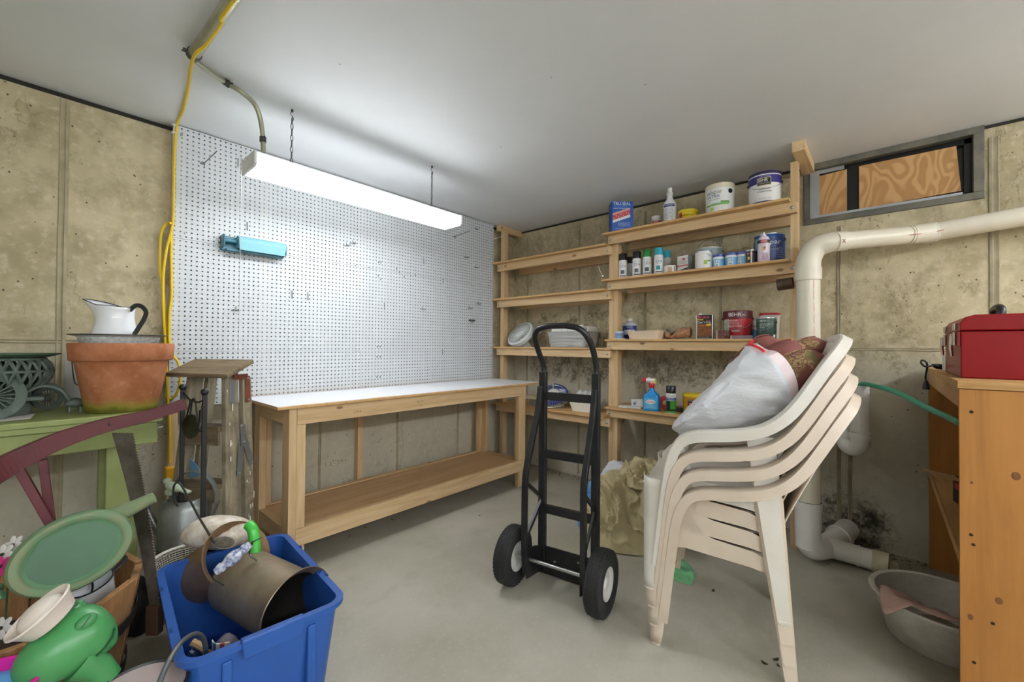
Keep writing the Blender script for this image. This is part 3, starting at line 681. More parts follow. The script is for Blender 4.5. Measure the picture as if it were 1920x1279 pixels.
ftext(t,'RUST',.013,(.0,-.0283,.083),(1,0,0),'#3a3a3a',.05); ftext(t,'STOPS',.011,(0,-.0283,.070),(1,0,0),'#3a3a3a',.05)
p=shelf_pos(1330,470,-.10,z); r,h=.083,.185
t=round_item('paint_can','open grey gallon can with raised wire handle in the back row','can',p,([(0,0),(r*.97,0),(r,.004),(r,h-.012),(r+.002,h-.01),(r+.002,h),(r-.004,h),(r-.005,.02),(0,.02)],col('#c3c6c4',.35,.3)),[],[('blue_grey_drip_band',r+.0008,.10,h-.012,0,6.28,col('#9fb2b4',.4))],[])
bail(t,r,.165,to_cam_angle(p)+math.pi/2+.1,.085,M_STEEL,lift=True,rad=.0028)
p=shelf_pos(1319,490,-.285,z)
round_item('paint_can','white quart paint can with a green square in front of the grey gallon can','can',p,(can_prof(.0535,.125),col('#ecebe6',.35)),[('rim',[(.053,.120),(.0555,.121),(.0555,.126),(.050,.126)],TIN)],[('green_square',.0541,.035,.062,.25,.42,col('#9bc04a',.5)),('green_hill',.0541,.055,.065,.7,.5,col('#6d9a4a',.5)),('blue_print',.0541,.09,.1,.75,.3,col('#9fb4d6',.5))],[('valspar',.014,.0543,.104,.55,'#8fa0c0',.03)])
def jar12(px,x,label,off):
    p=shelf_pos(px,490,x,z)
    round_item('paint_jar',label,'jar',p,([(0,0),(.033,0),(.035,.004),(.035,.078),(.031,.084),(0,.084)],col('#f0f2f3',.35)),[('lid',[(.034,.082),(.036,.083),(.036,.097),(.033,.099),(0,.099)],col('#4d5fa8',.35))],
      [('blue_label',.0355,.008,.066,off,3.0,col('#6fb1de',.4)),('white_patch',.0358,.012,.06,off-.1,.9,col('#dcecf6',.4))],[('12',.022,.0362,.047,off-.1,'#25364f',.022),('HR',.014,.0362,.024,off-.1,'#25364f',.02)],group='blue-lidded jars')
jar12(1347.5,-.27,'blue-lidded jar touching the white quart can',-.25); jar12(1371,-.275,'blue-lidded jar in the middle of the row of three',-.05); jar12(1393,-.26,'blue-lidded jar partly hidden by the small black can',-.6)
p=shelf_pos(1408,478,-.285,z)
round_item('small_can','small black paint can with a multicoloured label left of the pink spray can','can',p,(can_prof(.034,.098),col('#b9bab8',.3,.8)),[],[('black_label',.0345,.008,.088,.4,2.6,col('#26262a',.4)),('white_stripe',.0348,.01,.086,.05,.2,WHT),('red_band',.0348,.062,.07,-.1,.9,col('#b4313b')),('colour_dots',.035,.034,.052,-.35,.35,col('#d8c23a'))],[('KRYLON',.008,.0352,.074,-.2,'#f0e6e6',.03)])
p=shelf_pos(1432,460,-.315,z); r=.0335
round_item('spray_can','pink and white spray can without cap in front of the blue gallon can','spray can',p,([(0,0),(r*.93,0),(r,.004),(r,.142),(r*.97,.146),(r*.8,.162),(r*.5,.170),(0,.170)],col('#e6d6e2',.35)),[('valve_ring',[(.016,.168),(.017,.175),(.009,.178),(0,.178)],TIN),('nozzle',[(.006,.177),(.006,.192),(.004,.194),(0,.194)],WHT)],
  [('black_band',r+.0006,.122,.142,0,6.28,col('#26242a')),('red_oval',r+.0009,.124,.140,0,.95,col('#c8303c')),('sun_patch',r+.0009,.078,.1,.05,.5,col('#d2a93c')),('plum_patch',r+.0010,.086,.1,.16,.2,col('#5b3b6e')),('small_print_block',r+.0008,.02,.06,.2,1.0,col('#c9b3c9'))],[('KRYLON',.012,r+.0013,.132,0,'#f6eef0',.03),('ColorMaxx',.009,r+.001,.112,0,'#8d8396',.03)],n=22)
p=shelf_pos(1443,460,-.18,z); r,h=.085,.196
t=round_item('paint_can','blue gallon paint can at the right end of the second shelf','can',p,(can_prof(r,h),col('#2459a6',.35)),[('rim',[(r-.001,h-.006),(r+.003,h-.005),(r+.003,h+.001),(r-.006,h+.001)],TIN)],[('navy_label',r+.0006,.012,h-.02,.45,1.6,col('#1f3f7c',.35)),('pale_stripe',r+.0006,.012,h-.02,-1.05,.28,col('#8fb6c2',.4))],
  [('valspar',.040,r+.001,.140,-.05,'#dfe6ee',.14),('WALL & TRIM',.013,r+.001,.095,.2,'#cfd9e6',.07)]+[('ONE COAT COVERAGE',.008,r+.001,.1-.014*k,.72,'#b9c7db',.045) for k in range(5)])
bail(t,r,.16,to_cam_angle(p)+math.pi/2-.3,.07,col('#2a2a2c',.4))
# rusty pipe stub clamped under the second shelf
t=thing('pipe_stub','short rusty iron pipe stub fixed under the right end of the second shelf','pipe',W(1476,532,0,-.37))
MB().lathe([(.0,-.05),(.034,-.05),(.034,.03),(.028,.03),(.028,-.03),(0,-.03)],18,(0,0,0),(0,-1,.08)).build('body',mat('rusty_iron','#6b5a4e',.6,.6,var=('#4a382c',18,.8)),t,smooth=True)
MB().lathe([(0,.0),(.019,0),(.021,.01),(.019,.045),(0,.05)],14,(.015,-.045,.004),(0,-1,0)).build('valve_end',mat('dull_olive_iron','#4a4a3e',.5,.5),t,smooth=True)
# ---- third right shelf
z=ZS(ZR[2])
p=shelf_pos(1161,630,-.275,z)
t=thing('spackle_jar','small blue and white jar on a cream lid beside the cream tray','jar',p); ca=to_cam_angle(p)
MB().lathe([(0,0),(.05,0),(.052,.006),(.045,.009),(0,.009)],22).build('cream_lid',col('#efdfbd',.5),t,smooth=True)
MB().lathe([(0,.009),(.033,.009),(.035,.013),(.035,.05),(0,.05)],20).build('body',col('#8fa6cf',.4),t,smooth=True); MB().lathe([(.036,.05),(.036,.062),(.033,.064),(0,.064)],20).build('lid',col('#b9c4d8',.4),t,smooth=True)
m=MB(); text_on_cyl(m,'SEAL',.018,.0352,.037,ca,.045); m.build('lettering',ink('#2b3350'),t)
p=shelf_pos(1181,612,-.125,z)
round_item('solvent_bottle','clear grey bottle with navy and white label and white cap behind the cream tray','bottle',p,([(0,0),(.055,0),(.058,.006),(.058,.115),(.053,.128),(.03,.143),(.02,.15),(.02,.158),(0,.158)],col('#c9ced6',.25)),[('cap',[(.021,.150),(.0215,.152),(.0215,.168),(.019,.171),(0,.171)],WHT)],
  [('navy_label',.0586,.01,.112,-.1,2.4,col('#24376f',.4)),('pale_label',.0589,.04,.078,-.05,1.5,col('#cfd9e6',.4))],[('JASCO',.020,.0593,.066,-.1,'#2c3a66',.05),('PREMIUM',.009,.0590,.1,-.1,'#d5dcf0',.05),('PAINT THINNER',.009,.0593,.048,-.1,'#2c3a66',.06)])
# cream plastic tray with ribs
pa=shelf_pos(1212,632,-.265,z); rz=math.pi/2-.16
t=thing('plastic_tray','cream ribbed plastic tray on the third shelf','tray',pa,rz)
M_CREAM=col('#eed9bd',.4)
def rrect(w,d,r,n=5):
    o=[]
    for cx,cy,a in ((w/2-r,d/2-r,0),(-w/2+r,d/2-r,90),(-w/2+r,-d/2+r,180),(w/2-r,-d/2+r,270)):
        for k in range(n+1): b=math.radians(a+90*k/n); o.append((cx+r*math.cos(b),cy+r*math.sin(b)))
    return o
def tub(mb,w0,d0,w1,d1,h,r,wall=.003,lip=.0,n=5,base=.004):
    """open rounded-rectangle tub: bottom w0 x d0 to top w1 x d1"""
    rings=[(rrect(w0,d0,r,n),0),(rrect(w1,d1,r,n),h)]
    if lip: rings+=[(rrect(w1+2*lip,d1+2*lip,r+lip,n),h),(rrect(w1+2*lip,d1+2*lip,r+lip,n),h-lip*.6),(rrect(w1+2*lip-.004,d1+2*lip-.004,r+lip,n),h-lip*.6),(rrect(w1+2*lip-.004,d1+2*lip-.004,r+lip,n),h-.002)]
    rings2=[(rrect(w1-2*wall,d1-2*wall,max(r-wall,.002),n),h),(rrect(w0-2*wall,d0-2*wall,max(r-wall,.002),n),base)]
    if lip: allr=[rings[0],(rings[1][0],h-.004),(rings[3][0],h-lip*.8),(rings[2][0],h)]+rings2
    else: allr=rings+rings2
    N=len(allr[0][0]); vs=[]; fs=[]
    for ring,zz in allr: vs+=[(x,y,zz) for x,y in ring]
    for i in range(len(allr)-1):
        for k in range(N): fs.append((i*N+k,i*N+(k+1)%N,(i+1)*N+(k+1)%N,(i+1)*N+k))
    fs.append(tuple(range(N-1,-1,-1))); fs.append(tuple((len(allr)-1)*N+k for k in range(N)))
    return mb.add(vs,fs)
tub(MB(),.235,.125,.265,.15,.062,.03,.003,.006).build('body',M_CREAM,t,smooth=True,autos=30)
for k in range(9):
    x=-.1+k*.025; MB().beam((x,.0625,.004),(x,.0745,.052),.004,.003,(1,0,0)).build('rib',M_CREAM,t)
for sgn in(0,): pass
# leafy scrap and brown paper bag
t=thing('cloth_scrap','grey-green leaf-print cloth scrap lying behind the cream tray','cloth',shelf_pos(1253,628,-.15,z))
m=MB(); m.slab(lambda u,v:(.05*(v-.5),-.16*(u-.5),.055+.028*fbm((u*4,v*3,.3),2,4)-.05*abs(u-.45)+.015*math.sin(u*17)),18,8,(0,0,.0025)); m.build('cloth',mat('leaf_print','#8b9a86',.8,var=('#3f4a44',40,.9)),t,smooth=True)
m=MB().lathe([(0,0),(.03,.01),(.05,.03),(.03,.045),(0,.05)],10); m.build('bundle',mat('leaf_print','#8b9a86',.8),t,smooth=True)
t=thing('paper_bag','crumpled brown paper bag lying left of the floor stripper tin','bag',shelf_pos(1272,630,-.24,z),-1.45)
m=MB()
def bagf(u,v):
    a=2*math.pi*v; x=-.085+.17*u; pinch=.35+.65*min(1,max(0,(u-.28)/.25)) if u>.16 else .75-.3*u
    rr=.042*pinch*(1+.22*fbm((x*30,math.cos(a)*1.4,math.sin(a)*1.4),1,4))
    return Vector((x,rr*1.15*math.cos(a),max(.001,.034*pinch+.004+rr*.85*math.sin(a)+.012*u)))
m.grid(bagf,22,18,closev=True); m.add([bagf(0,k/18) for k in range(18)],[tuple(range(18))]); m.add([bagf(1,k/18) for k in range(18)],[tuple(range(18))])
m.build('crumpled_paper',mat('kraft_paper','#b98a66',.75,var=('#8f6547',10,.6),bump=(30,.5)),t,smooth=True,autos=25)
p=shelf_pos(1322,610,-.27,z); rz=to_cam_angle(p)+math.pi/2-.12
t=flat_item('stripper_tin','black and brown rectangular floor stripper tin with pink lettering on the third shelf','can',p,rz,.105,.062,.165,TIN,bev=.003); y=-.0314
fpatch(t,'black_panel',[(-.046,.092),(.046,.092),(.046,.162),(-.046,.162)],y,col('#17130f',.4)); fpatch(t,'wood_picture',[(-.046,.018),(.046,.018),(.046,.092),(-.046,.092)],y,mat('wood_picture','#8a5526',.5,var=('#4f2c12',60,.8))); fpatch(t,'print_strip',[(-.046,.004),(.046,.004),(.046,.018),(-.046,.018)],y,col('#2a1d14',.4))
fpatch(t,'yellow_strip',[(-.046,.127),(-.008,.127),(-.008,.135),(-.046,.135)],y-.0004,col('#e3c22a')); fpatch(t,'orange_line',[(-.046,.093),(.01,.093),(.01,.097),(-.046,.097)],y-.0004,col('#e08a2a')); fpatch(t,'yellow_flash',[(.012,.088),(.042,.092),(.042,.103),(.012,.101)],y-.0006,col('#e7c93a'))
ftext(t,'Bruce',.026,(-.006,y-.0005,.149),(1,0,0),'#ef5f7c',.07); ftext(t,"Clean 'n Strip",.022,(-.003,y-.0005,.113),(1,0,0),'#efeadb',.085); ftext(t,'NO-RINSE',.008,(-.027,y-.0007,.131),(1,0,0),'#3a2c10',.03); ftext(t,'Finish',.010,(.026,y-.0005,.126),(1,0,0),'#ef5f7c',.03); ftext(t,'HARDWOOD FLOOR CLEANER',.007,(-.006,y-.0005,.011),(1,0,0),'#e8e0d0',.07)
MB().lathe([(.012,.165),(.012,.174),(.010,.176),(0,.176)],12,(-.03,0,0)).build('screw_cap',WHT,t,smooth=True)
p=shelf_pos(1383,606,-.21,z); r,h=.0855,.185
t=round_item('paint_pail','red masonry paint gallon with dark red top and wire handle on the third shelf','can',p,([(0,0),(r*.97,0),(r*.98,.004),(r,h-.03),(0,h-.03)],col('#a81d28',.35)),[('lid_band',[(r,h-.052),(r+.003,h-.05),(r+.003,h-.003),(r,h),(r-.01,h),(r-.012,h-.006),(0,h-.006)],col('#5c2025',.35))],
  [('house_picture',r*.99+.0012,.03,.128,-.9,.55,mat('house_picture','#c9d0bd',.5,var=('#6b8a5a',30,.8))),('colour_name_plate',r*.985+.001,.044,.058,-.15,.6,col('#7c6a66',.5))],
  [('BEHR',.034,r+.0035,.157,-.2,'#f3eee8',.075),('PRO',.014,r+.0035,.154,.42,'#e8cfcb',.022),('MASONRY,',.017,r*.995+.001,.118,-.28,'#f1dcd8',.062),('STUCCO &',.017,r*.993+.001,.100,-.28,'#f1dcd8',.062),('BRICK PAINT',.017,r*.99+.001,.082,-.18,'#f1dcd8',.08),('TINTABLE',.008,r*.985+.0014,.051,-.15,'#e6dad6',.04)])
bail(t,r,.135,to_cam_angle(p)+math.pi/2,.07,M_STEEL)
for nm,lb,px,x,w,d,h,c,rzz in (('sanding_block','dark red sanding block standing on edge right of the floor stripper tin',1357,-.305,.07,.022,.055,'#5f332d',-.15),('sanding_block','low purple-grey sanding sponge lying in front of the red paint gallon',1392,-.325,.115,.03,.021,'#7b6a78',-.1)):
    p=shelf_pos(px,634,x,z); t=flat_item(nm,lb,'block',p,to_cam_angle(p)+math.pi/2+rzz,w,d,h,mat('grit_'+c[1:],c,.9,var=('#9a8a80',90,.4)),bev=.002); MB().box(-w/2-.009,-w/2,-d/2,d/2,0,h).build('edge_strip',col('#b9a58e',.8),t)
p=shelf_pos(1420,612,-.19,z)
round_item('primer_can','small white and blue primer can squeezed between the red and green paint cans','can',p,(can_prof(.030,.118),col('#eef1f4',.35)),[],[('blue_label',.0305,.01,.06,0,6.28,col('#5aa5dd',.4))],[('KILZ',.022,.0308,.082,-.3,'#b8303a',.04)])
p=shelf_pos(1443,600,-.17,z)
round_item('joint_tub','white tub with a red screw lid in the back row of the third shelf','tub',p,([(0,0),(.05,0),(.056,.15),(0,.15)],WHT),[('red_lid',[(.057,.148),(.060,.15),(.060,.162),(.056,.166),(0,.166)],col('#c22f38',.35)),('white_rim',[(.058,.140),(.0605,.141),(.0605,.15),(.056,.151)],col('#eae6e4',.4))])
p=shelf_pos(1437,616,-.30,z)
t=round_item('paint_can','dark green quart paint can with white lettering at the right end of the third shelf','can',p,(can_prof(.054,.128),col('#27483c',.35)),[('rim',[(.0535,.123),(.056,.124),(.056,.129),(.051,.129)],TIN)],[('grey_green_top',.0546,.098,.122,0,6.28,col('#50665c',.35)),('white_patch',.0548,.006,.02,-.65,.6,WHT),('barcode',.0548,.004,.024,.85,.25,WHT)],
  [('BEHR',.016,.0552,.108,-.35,'#e9eee9',.036),('URETHANE ALKYD',.010,.0549,.088,-.15,'#e9eee9',.062),('SEMI-GLOSS',.010,.0549,.077,-.3,'#e9eee9',.045),('ENAMEL',.010,.0549,.066,-.4,'#e9eee9',.03)])
bail(t,.054,.1,to_cam_angle(p)+math.pi/2-.5,.05,M_STEEL,rad=.0013)
# ---- lowest right shelf
z=ZS(ZR[3])
p=shelf_pos(1183,763,-.25,z); t=flat_item('booklet','thin white booklet lying at the left end of the lowest paint shelf','booklet',p,-1.35,.17,.10,.010,WHT,bev=.001); ftext(t,'MANUAL',.01,(0,-.0505,.005),(1,0,0),'#666a70',.05)
p=shelf_pos(1195,757,-.20,z+.0115); t=flat_item('small_box','small white carton resting on the booklet beside the blue bottle','box',p,to_cam_angle(p)+math.pi/2-.1,.085,.05,.05,WHT,bev=.002); ftext(t,'12 PCS',.012,(-.012,-.0256,.036),(1,0,0),'#4a4f7c',.03); fpatch(t,'print_block',[(-.03,.008),(-.005,.008),(-.005,.028),(-.03,.028)],-.0256,col('#8a90b8'))
p=shelf_pos(1222,765,-.29,z); rz=to_cam_angle(p)+math.pi/2-.12
t=thing('window_cleaner_bottle','bright blue window cleaner bottle with red and white hose nozzle','bottle',p,rz)
M_WBLUE=col('#1f8fd6',.25,coat=.3)
prof=[(.115,.055,0),(.12,.06,.006),(.12,.06,.10),(.112,.056,.115),(.075,.045,.13),(.045,.038,.142),(.036,.034,.155),(.033,.033,.172)]
vs=[];fs=[];N=24
for w,d,zz in prof:
    vs+=[(x,y,zz) for x,y in rrect(w,d,min(w,d)*.42,5)]
for i in range(len(prof)-1):
    for k in range(N): fs.append((i*N+k,i*N+(k+1)%N,(i+1)*N+(k+1)%N,(i+1)*N+k))
fs+= [tuple(range(N-1,-1,-1)),tuple((len(prof)-1)*N+k for k in range(N))]
MB().add(vs,fs).build('body',M_WBLUE,t,smooth=True)
MB().add([(x,-.0306,zz) for x,zz in [(-.052,.012),(.045,.012),(.045,.096),(-.052,.096)]],[(0,1,2,3)]).build('label_panel',col('#49b0e6',.3),t,recalc=False)
fpatch(t,'logo_oval',[(.036*math.cos(a/10*math.pi)-.006,.066+.017*math.sin(a/10*math.pi)) for a in range(20)],-.0309,col('#e8eef6'))
ftext(t,'Windex',.028,(-.006,-.0312,.066),(1,0,.0),'#d6392c',.066); ftext(t,'OUTDOOR',.012,(-.004,-.0312,.036),(1,0,0),'#dff0fa',.06); ftext(t,'CONCENTRATED CLEANER',.007,(-.004,-.0312,.024),(1,0,0),'#dff0fa',.07)
MB().lathe([(.019,.168),(.0205,.17),(.0205,.2),(.018,.203),(0,.203)],16).build('red_collar',col('#cf2230',.35),t,smooth=True)
MB().tube([(-.04,0,.222),(.022,0,.222)],.015,14).build('nozzle_body',WHT,t,smooth=True); MB().box(-.012,.014,-.008,.008,.198,.222).build('neck_block',col('#ece3c6',.4),t); MB().tube([(-.064,0,.222),(-.04,0,.222)],.0165,14).build('red_tip',col('#d0303c',.35),t,smooth=True); MB().tube([(.020,0,.236),(.022,0,.20)],.011,10).build('yellow_knob',col('#e2cf3a',.35),t,smooth=True); MB().box(-.03,-.01,-.006,.006,.235,.242).build('white_tab',WHT,t)
t=thing('tape_roll','flat red roll standing on edge behind the blue bottle','tape',shelf_pos(1246,757,-.14,z)); MB().lathe([(.018,-.012),(.048,-.012),(.048,.012),(.018,.012),(.018,-.012)],22,(0,0,.048),(-.8,-.6,0)).build('roll',col('#c9363c',.45),t,smooth=True)
p=shelf_pos(1258,765,-.31,z); r=.034
round_item('spray_can','green and white appliance spray can with black cap beside the blue bottle','spray can',p,([(0,0),(r*.93,0),(r,.004),(r,.135),(r*.93,.145),(0,.145)],col('#e9ebe8',.35)),[('cap',[(r*.9,.141),(r*.97,.143),(r*.95,.189),(r*.87,.193),(r*.8,.193),(r*.78,.188),(0,.188)],col('#131313',.3))],
  [('green_label',r+.0006,.004,.09,0,6.28,col('#3d9a34',.4)),('black_block',r+.0009,.03,.088,-.6,.9,col('#1d201c',.4)),('blue_strip',r+.0009,.092,.112,0,2.6,col('#3e5f9a',.4)),('black_foot_band',r+.0009,.018,.03,0,6.28,col('#1d201c',.4))],[('RUST-OLEUM',.010,r+.0008,.125,-.05,'#2a2a2a',.05),('APPLIANCE',.012,r+.0012,.105,0,'#f0f2f4',.05),('EPOXY',.009,r+.0012,.095,0,'#f0f2f4',.03),('BLACK',.007,r+.0012,.009,0,'#e8f0e4',.03)],n=22)
p=shelf_pos(1299,760,-.23,z)
round_item('wipes_tub','mustard yellow wipes tub with black label beside the white plastic bag','tub',p,([(0,0),(.060,0),(.063,.005),(.066,.125),(0,.125)],mat('mustard_tub','#cf9420',.4)),[('lid',[(.067,.122),(.070,.124),(.070,.14),(.066,.144),(.055,.146),(0,.146)],col('#e3c62a',.35))],[('black_label',.0652,.03,.112,-.1,.85,col('#1b1b1e',.4)),('grey_label_foot',.0655,.03,.062,-.1,.83,col('#6b6b70',.4)),('red_splash',.0657,.07,.082,-.1,.6,col('#c9452f',.4))],[('Scrubs',.019,.0661,.098,-.1,'#cfd8d0',.045),('ORANGE',.010,.0661,.076,-.1,'#f2d8c8',.036)])
p=shelf_pos(1290,772,-.325,z); flat_item('wood_block','small grey block in front of the yellow tub','block',p,-1.2,.045,.03,.03,col('#a89f8d',.7))
t=thing('tool_case','low dark grey case lying between the green spray can and the yellow tub','case',shelf_pos(1272,768,-.16,z),-1.3); MB().box(-.04,.04,-.05,.05,0,.028).build('body',col('#4a4a46',.5),t,bevel=.004)
# ---- hook with cord on the middle post
t=thing('cup_hook','white screw hook with a loop of cord on the middle shelf post','hook',W(1131,518,0,SX-.002))
MB().lathe([(0,0),(.013,0),(.013,.006),(.008,.012),(0,.013)],12,(0,0,0),(-1,0,0)).build('plate',M_STEEL,t,smooth=True); MB().tube(smooth_path([(-.01,0,.0),(-.02,.005,.02),(-.018,.02,.045),(-.015,.03,.07),(-.015,.032,.085)],5),.002,6).build('wire',WHT,t,smooth=True)
# ================================================================== left shelf bay
z=ZL[2]+.0800
M_FANW=col('#dfe2de',.4)
def slats(mb,r0,r1,n,zf,w,h):
    for k in range(n):
        a=2*math.pi*k/n; d=Vector((math.cos(a),math.sin(a),0)); s=Vector((-math.sin(a),math.cos(a),0))
        mb.obox(d*((r0+r1)/2)+Vector((0,0,zf)),d,s,(0,0,1),(r1-r0)/2,w,h)
fc=W(974,622,0,-.27); 
t=thing('box_fan','round white fan tilted back on the third shelf of the left bay','fan',(fc.x,fc.y,z))
ax=Vector((-.70,.11,.60)).normalized(); c=Vector((0,0,.132)); R=Vector((0,0,1)).rotation_difference(ax).to_matrix().to_4x4(); X=Matrix.Translation(c)@R
MB().lathe([(.125,.0),(.140,-.004),(.146,-.02),(.143,-.045),(.13,-.05),(.128,-.04)],40).xf(X).build('rim',M_FANW,t,smooth=True)
m=MB(); slats(m,.045,.128,32,-.008,.0026,.004); m.xf(X); o=m.build('grille',M_FANW,t); o['kind']='stuff'
MB().lathe([(0,.006),(.03,.004),(.046,-.004),(.046,-.014),(0,-.014)],26).xf(X).build('hub_cover',M_FANW,t,smooth=True)
for rr in (.07,.1): MB().lathe([(rr-.002,-.004),(rr+.002,-.004),(rr+.002,-.009),(rr-.002,-.009),(rr-.002,-.004)],36).xf(X).build('grille_ring',M_FANW,t)
MB().lathe([(.0,-.046),(.129,-.046),(.129,-.05),(0,-.05)],30).xf(X).build('back_plate',col('#2f332f',.6),t)
m=MB(); slats(m,.1435,.1475,70,-.024,.0016,.016); m.xf(X); o=m.build('side_vents',col('#8b908c',.5),t); o['kind']='stuff'
MB().lathe([(0,0),(.06,0),(.058,.012),(.03,.05),(.02,.07),(0,.07)],20,(.055,-.03,0)).build('stand',col('#cfcfc6',.4),t,smooth=True)
# clear storage box with white parts
pb=W(1074,630,0,-.175); M_CLEAR=mat('clear_plastic','#e4e6e4',.12,alpha=.32)
t=thing('storage_box','clear plastic storage box packed with white parts beside the white fan','box',(pb.x,pb.y,z),-math.pi/2)
tub(MB(),.36,.22,.40,.25,.135,.03,.002,.006).build('box_shell',M_CLEAR,t,smooth=True,autos=30)
MB().box(-.155,-.02,-.085,.085,.004,.02).build('white_part',WHT,t,bevel=.003); MB().box(-.12,.10,-.07,.06,.055,.068).build('white_part',WHT,t,bevel=.003); MB().box(-.14,.16,-.08,.05,.03,.043).build('white_part',col('#e3e1da',.5),t,bevel=.003); MB().box(-.1,.14,-.06,.09,.085,.1).build('white_part',WHT,t,bevel=.003)
MB().lathe([(0,0),(.05,0),(.055,.02),(.03,.05),(0,.055)],14,(.09,-.04,.004)).build('bagged_part',col('#cfcabf',.4),t,smooth=True)
t=thing('light_fixture_cover','long white ribbed light cover lying across the clear storage box','cover',(pb.x,pb.y+.0,z+.137),-math.pi/2)
MB().prism([(-.09,0),(-.085,.03),(-.05,.045),(.05,.045),(.085,.03),(.09,0)],(-.17,0,0),(0,1,0),(0,0,1),(1,0,0),.37).build('body',WHT,t,bevel=.003); MB().box(.12,.196,-.1,-.08,.008,.03).build('grey_bracket',col('#8d8b84',.5),t); MB().box(-.02,.13,-.04,-.02,.0455,.056).build('ballast_strip',col('#e9e9e4',.5),t)
for x in (-.06,.0): MB().tube(smooth_path([(x,-.093,.0),(x+.01,-.094,.02),(x+.015,-.08,.045),(x+.02,-.05,.056)],4),.0018,6).build('wire_clip',M_STEEL,t,smooth=True)
# lowest left shelf: blue fan, washing-up tub, boxes
z=ZL[3]+.0800
pf=W(1038,735,0,-.2)
t=thing('desk_fan','blue-bladed desk fan with wire cage lying on the lowest shelf of the left bay','fan',(pf.x,pf.y,z))
ax=Vector((-.55,-.25,.8)).normalized(); X=Matrix.Translation((0,0,.11))@Vector((0,0,1)).rotation_difference(ax).to_matrix().to_4x4()
M_WIRE=col('#c9ccc9',.3,.7); m=MB()
for k in range(48):
    a=2*math.pi*k/48; d=Vector((math.cos(a),math.sin(a),0)); m.tube([d*.055+Vector((0,0,.028)),d*.11+Vector((0,0,.022)),d*.15+Vector((0,0,-.004)),d*.152+Vector((0,0,-.02))],.0012,4)
m.xf(X); o=m.build('cage_wires',M_WIRE,t); o['kind']='stuff'
for rr,zz in ((.152,-.012),(.1,.025)): MB().tube([(rr*math.cos(2*math.pi*k/40),rr*math.sin(2*math.pi*k/40),zz) for k in range(40)],.0022,6,closed=True).xf(X).build('cage_ring',M_WIRE,t,smooth=True)
MB().lathe([(0,.036),(.03,.034),(.052,.026),(.055,.016),(0,.016)],26).xf(X).build('hub',col('#e8e6dc',.4),t,smooth=True)
for k in range(5):
    m=MB(); a0=2*math.pi*k/5
    m.slab(lambda u,v:(lambda rr,a:(rr*math.cos(a),rr*math.sin(a),.006+.012*(v-.5)))(.05+.085*u,a0+(v-.5)*(1.0+.15*u)),6,8,(0,0,.0015)); m.xf(X); m.build('blade',col('#2b3a86',.3),t,smooth=True)
MB().lathe([(0,0),(.07,0),(.07,.012),(.03,.03),(.022,.08),(0,.085)],20,(.05,-.0,0)).build('stand',col('#d9d7cc',.4),t,smooth=True)
pt=W(1098,765,0,-.20)
t=thing('dish_tub','white plastic tub filled with crumpled cloth on the lowest shelf of the left bay','tub',(pt.x,pt.y,z),-math.pi/2+.1)
tub(MB(),.20,.15,.25,.20,.105,.03,.003,.006).build('body',col('#efece2',.35),t,smooth=True,autos=30)
m=MB(); m.grid(lambda u,v:(.22*(u-.5),.17*(v-.5),.095+.05*fbm((u*4,v*4,2),1.4,5)+.06*(1-(2*u-1)**4)*(1-(2*v-1)**4)),24,18); m.build('cloth',mat('floral_cloth','#dcdad4',.85,var=('#8b8f96',28,.7)),t,smooth=True,label='crumpled pale floral cloth')
for nm,lb,px,py,x,w,d,h,dz,c in (('cardboard_box','small grey carton under the workbench end of the lowest left shelf',1003,752,-.24,.09,.06,.055,0,'#8d8b84'),('wood_strip_box','pale yellow plank lying on the grey carton',998,742,-.24,.15,.07,.03,.056,'#e8dcb0')):
    p=W(px,py,0,x); flat_item(nm,lb,'box',(x,p.y,z+dz),-1.5,w,d,h,col(c,.6))
# ================================================================== hand truck
ht=thing('hand_truck','black steel hand truck with pneumatic tyres standing in the middle of the floor','hand truck',(-1.658,-1.73,0),math.atan2(-.985,.175))
M_HT=mat('handtruck_black','#1b1c1e',.36,.2,var=('#3a3a3a',30,.35),bump=(60,.08)); M_TYRE=mat('tyre_rubber','#1f1f1f',.75,bump=(80,.15)); M_RIM=mat('wheel_white','#d9d8d2',.45)
rs,ry=.145,.15
MB().tube(smooth_path([(-rs,ry,.93),(-rs,ry,1.03),(-rs,ry,1.085),(-rs-.004,.10,1.165),(-rs+.002,.05,1.225),(-.115,.022,1.268),(-.06,.012,1.285),(0,.01,1.287),(.06,.012,1.285),(.115,.022,1.268),(rs-.002,.05,1.225),(rs+.004,.10,1.165),(rs,ry,1.085),(rs,ry,1.03),(rs,ry,.93)],6),.0145,12).build('handle_loop',M_HT,ht,smooth=True)
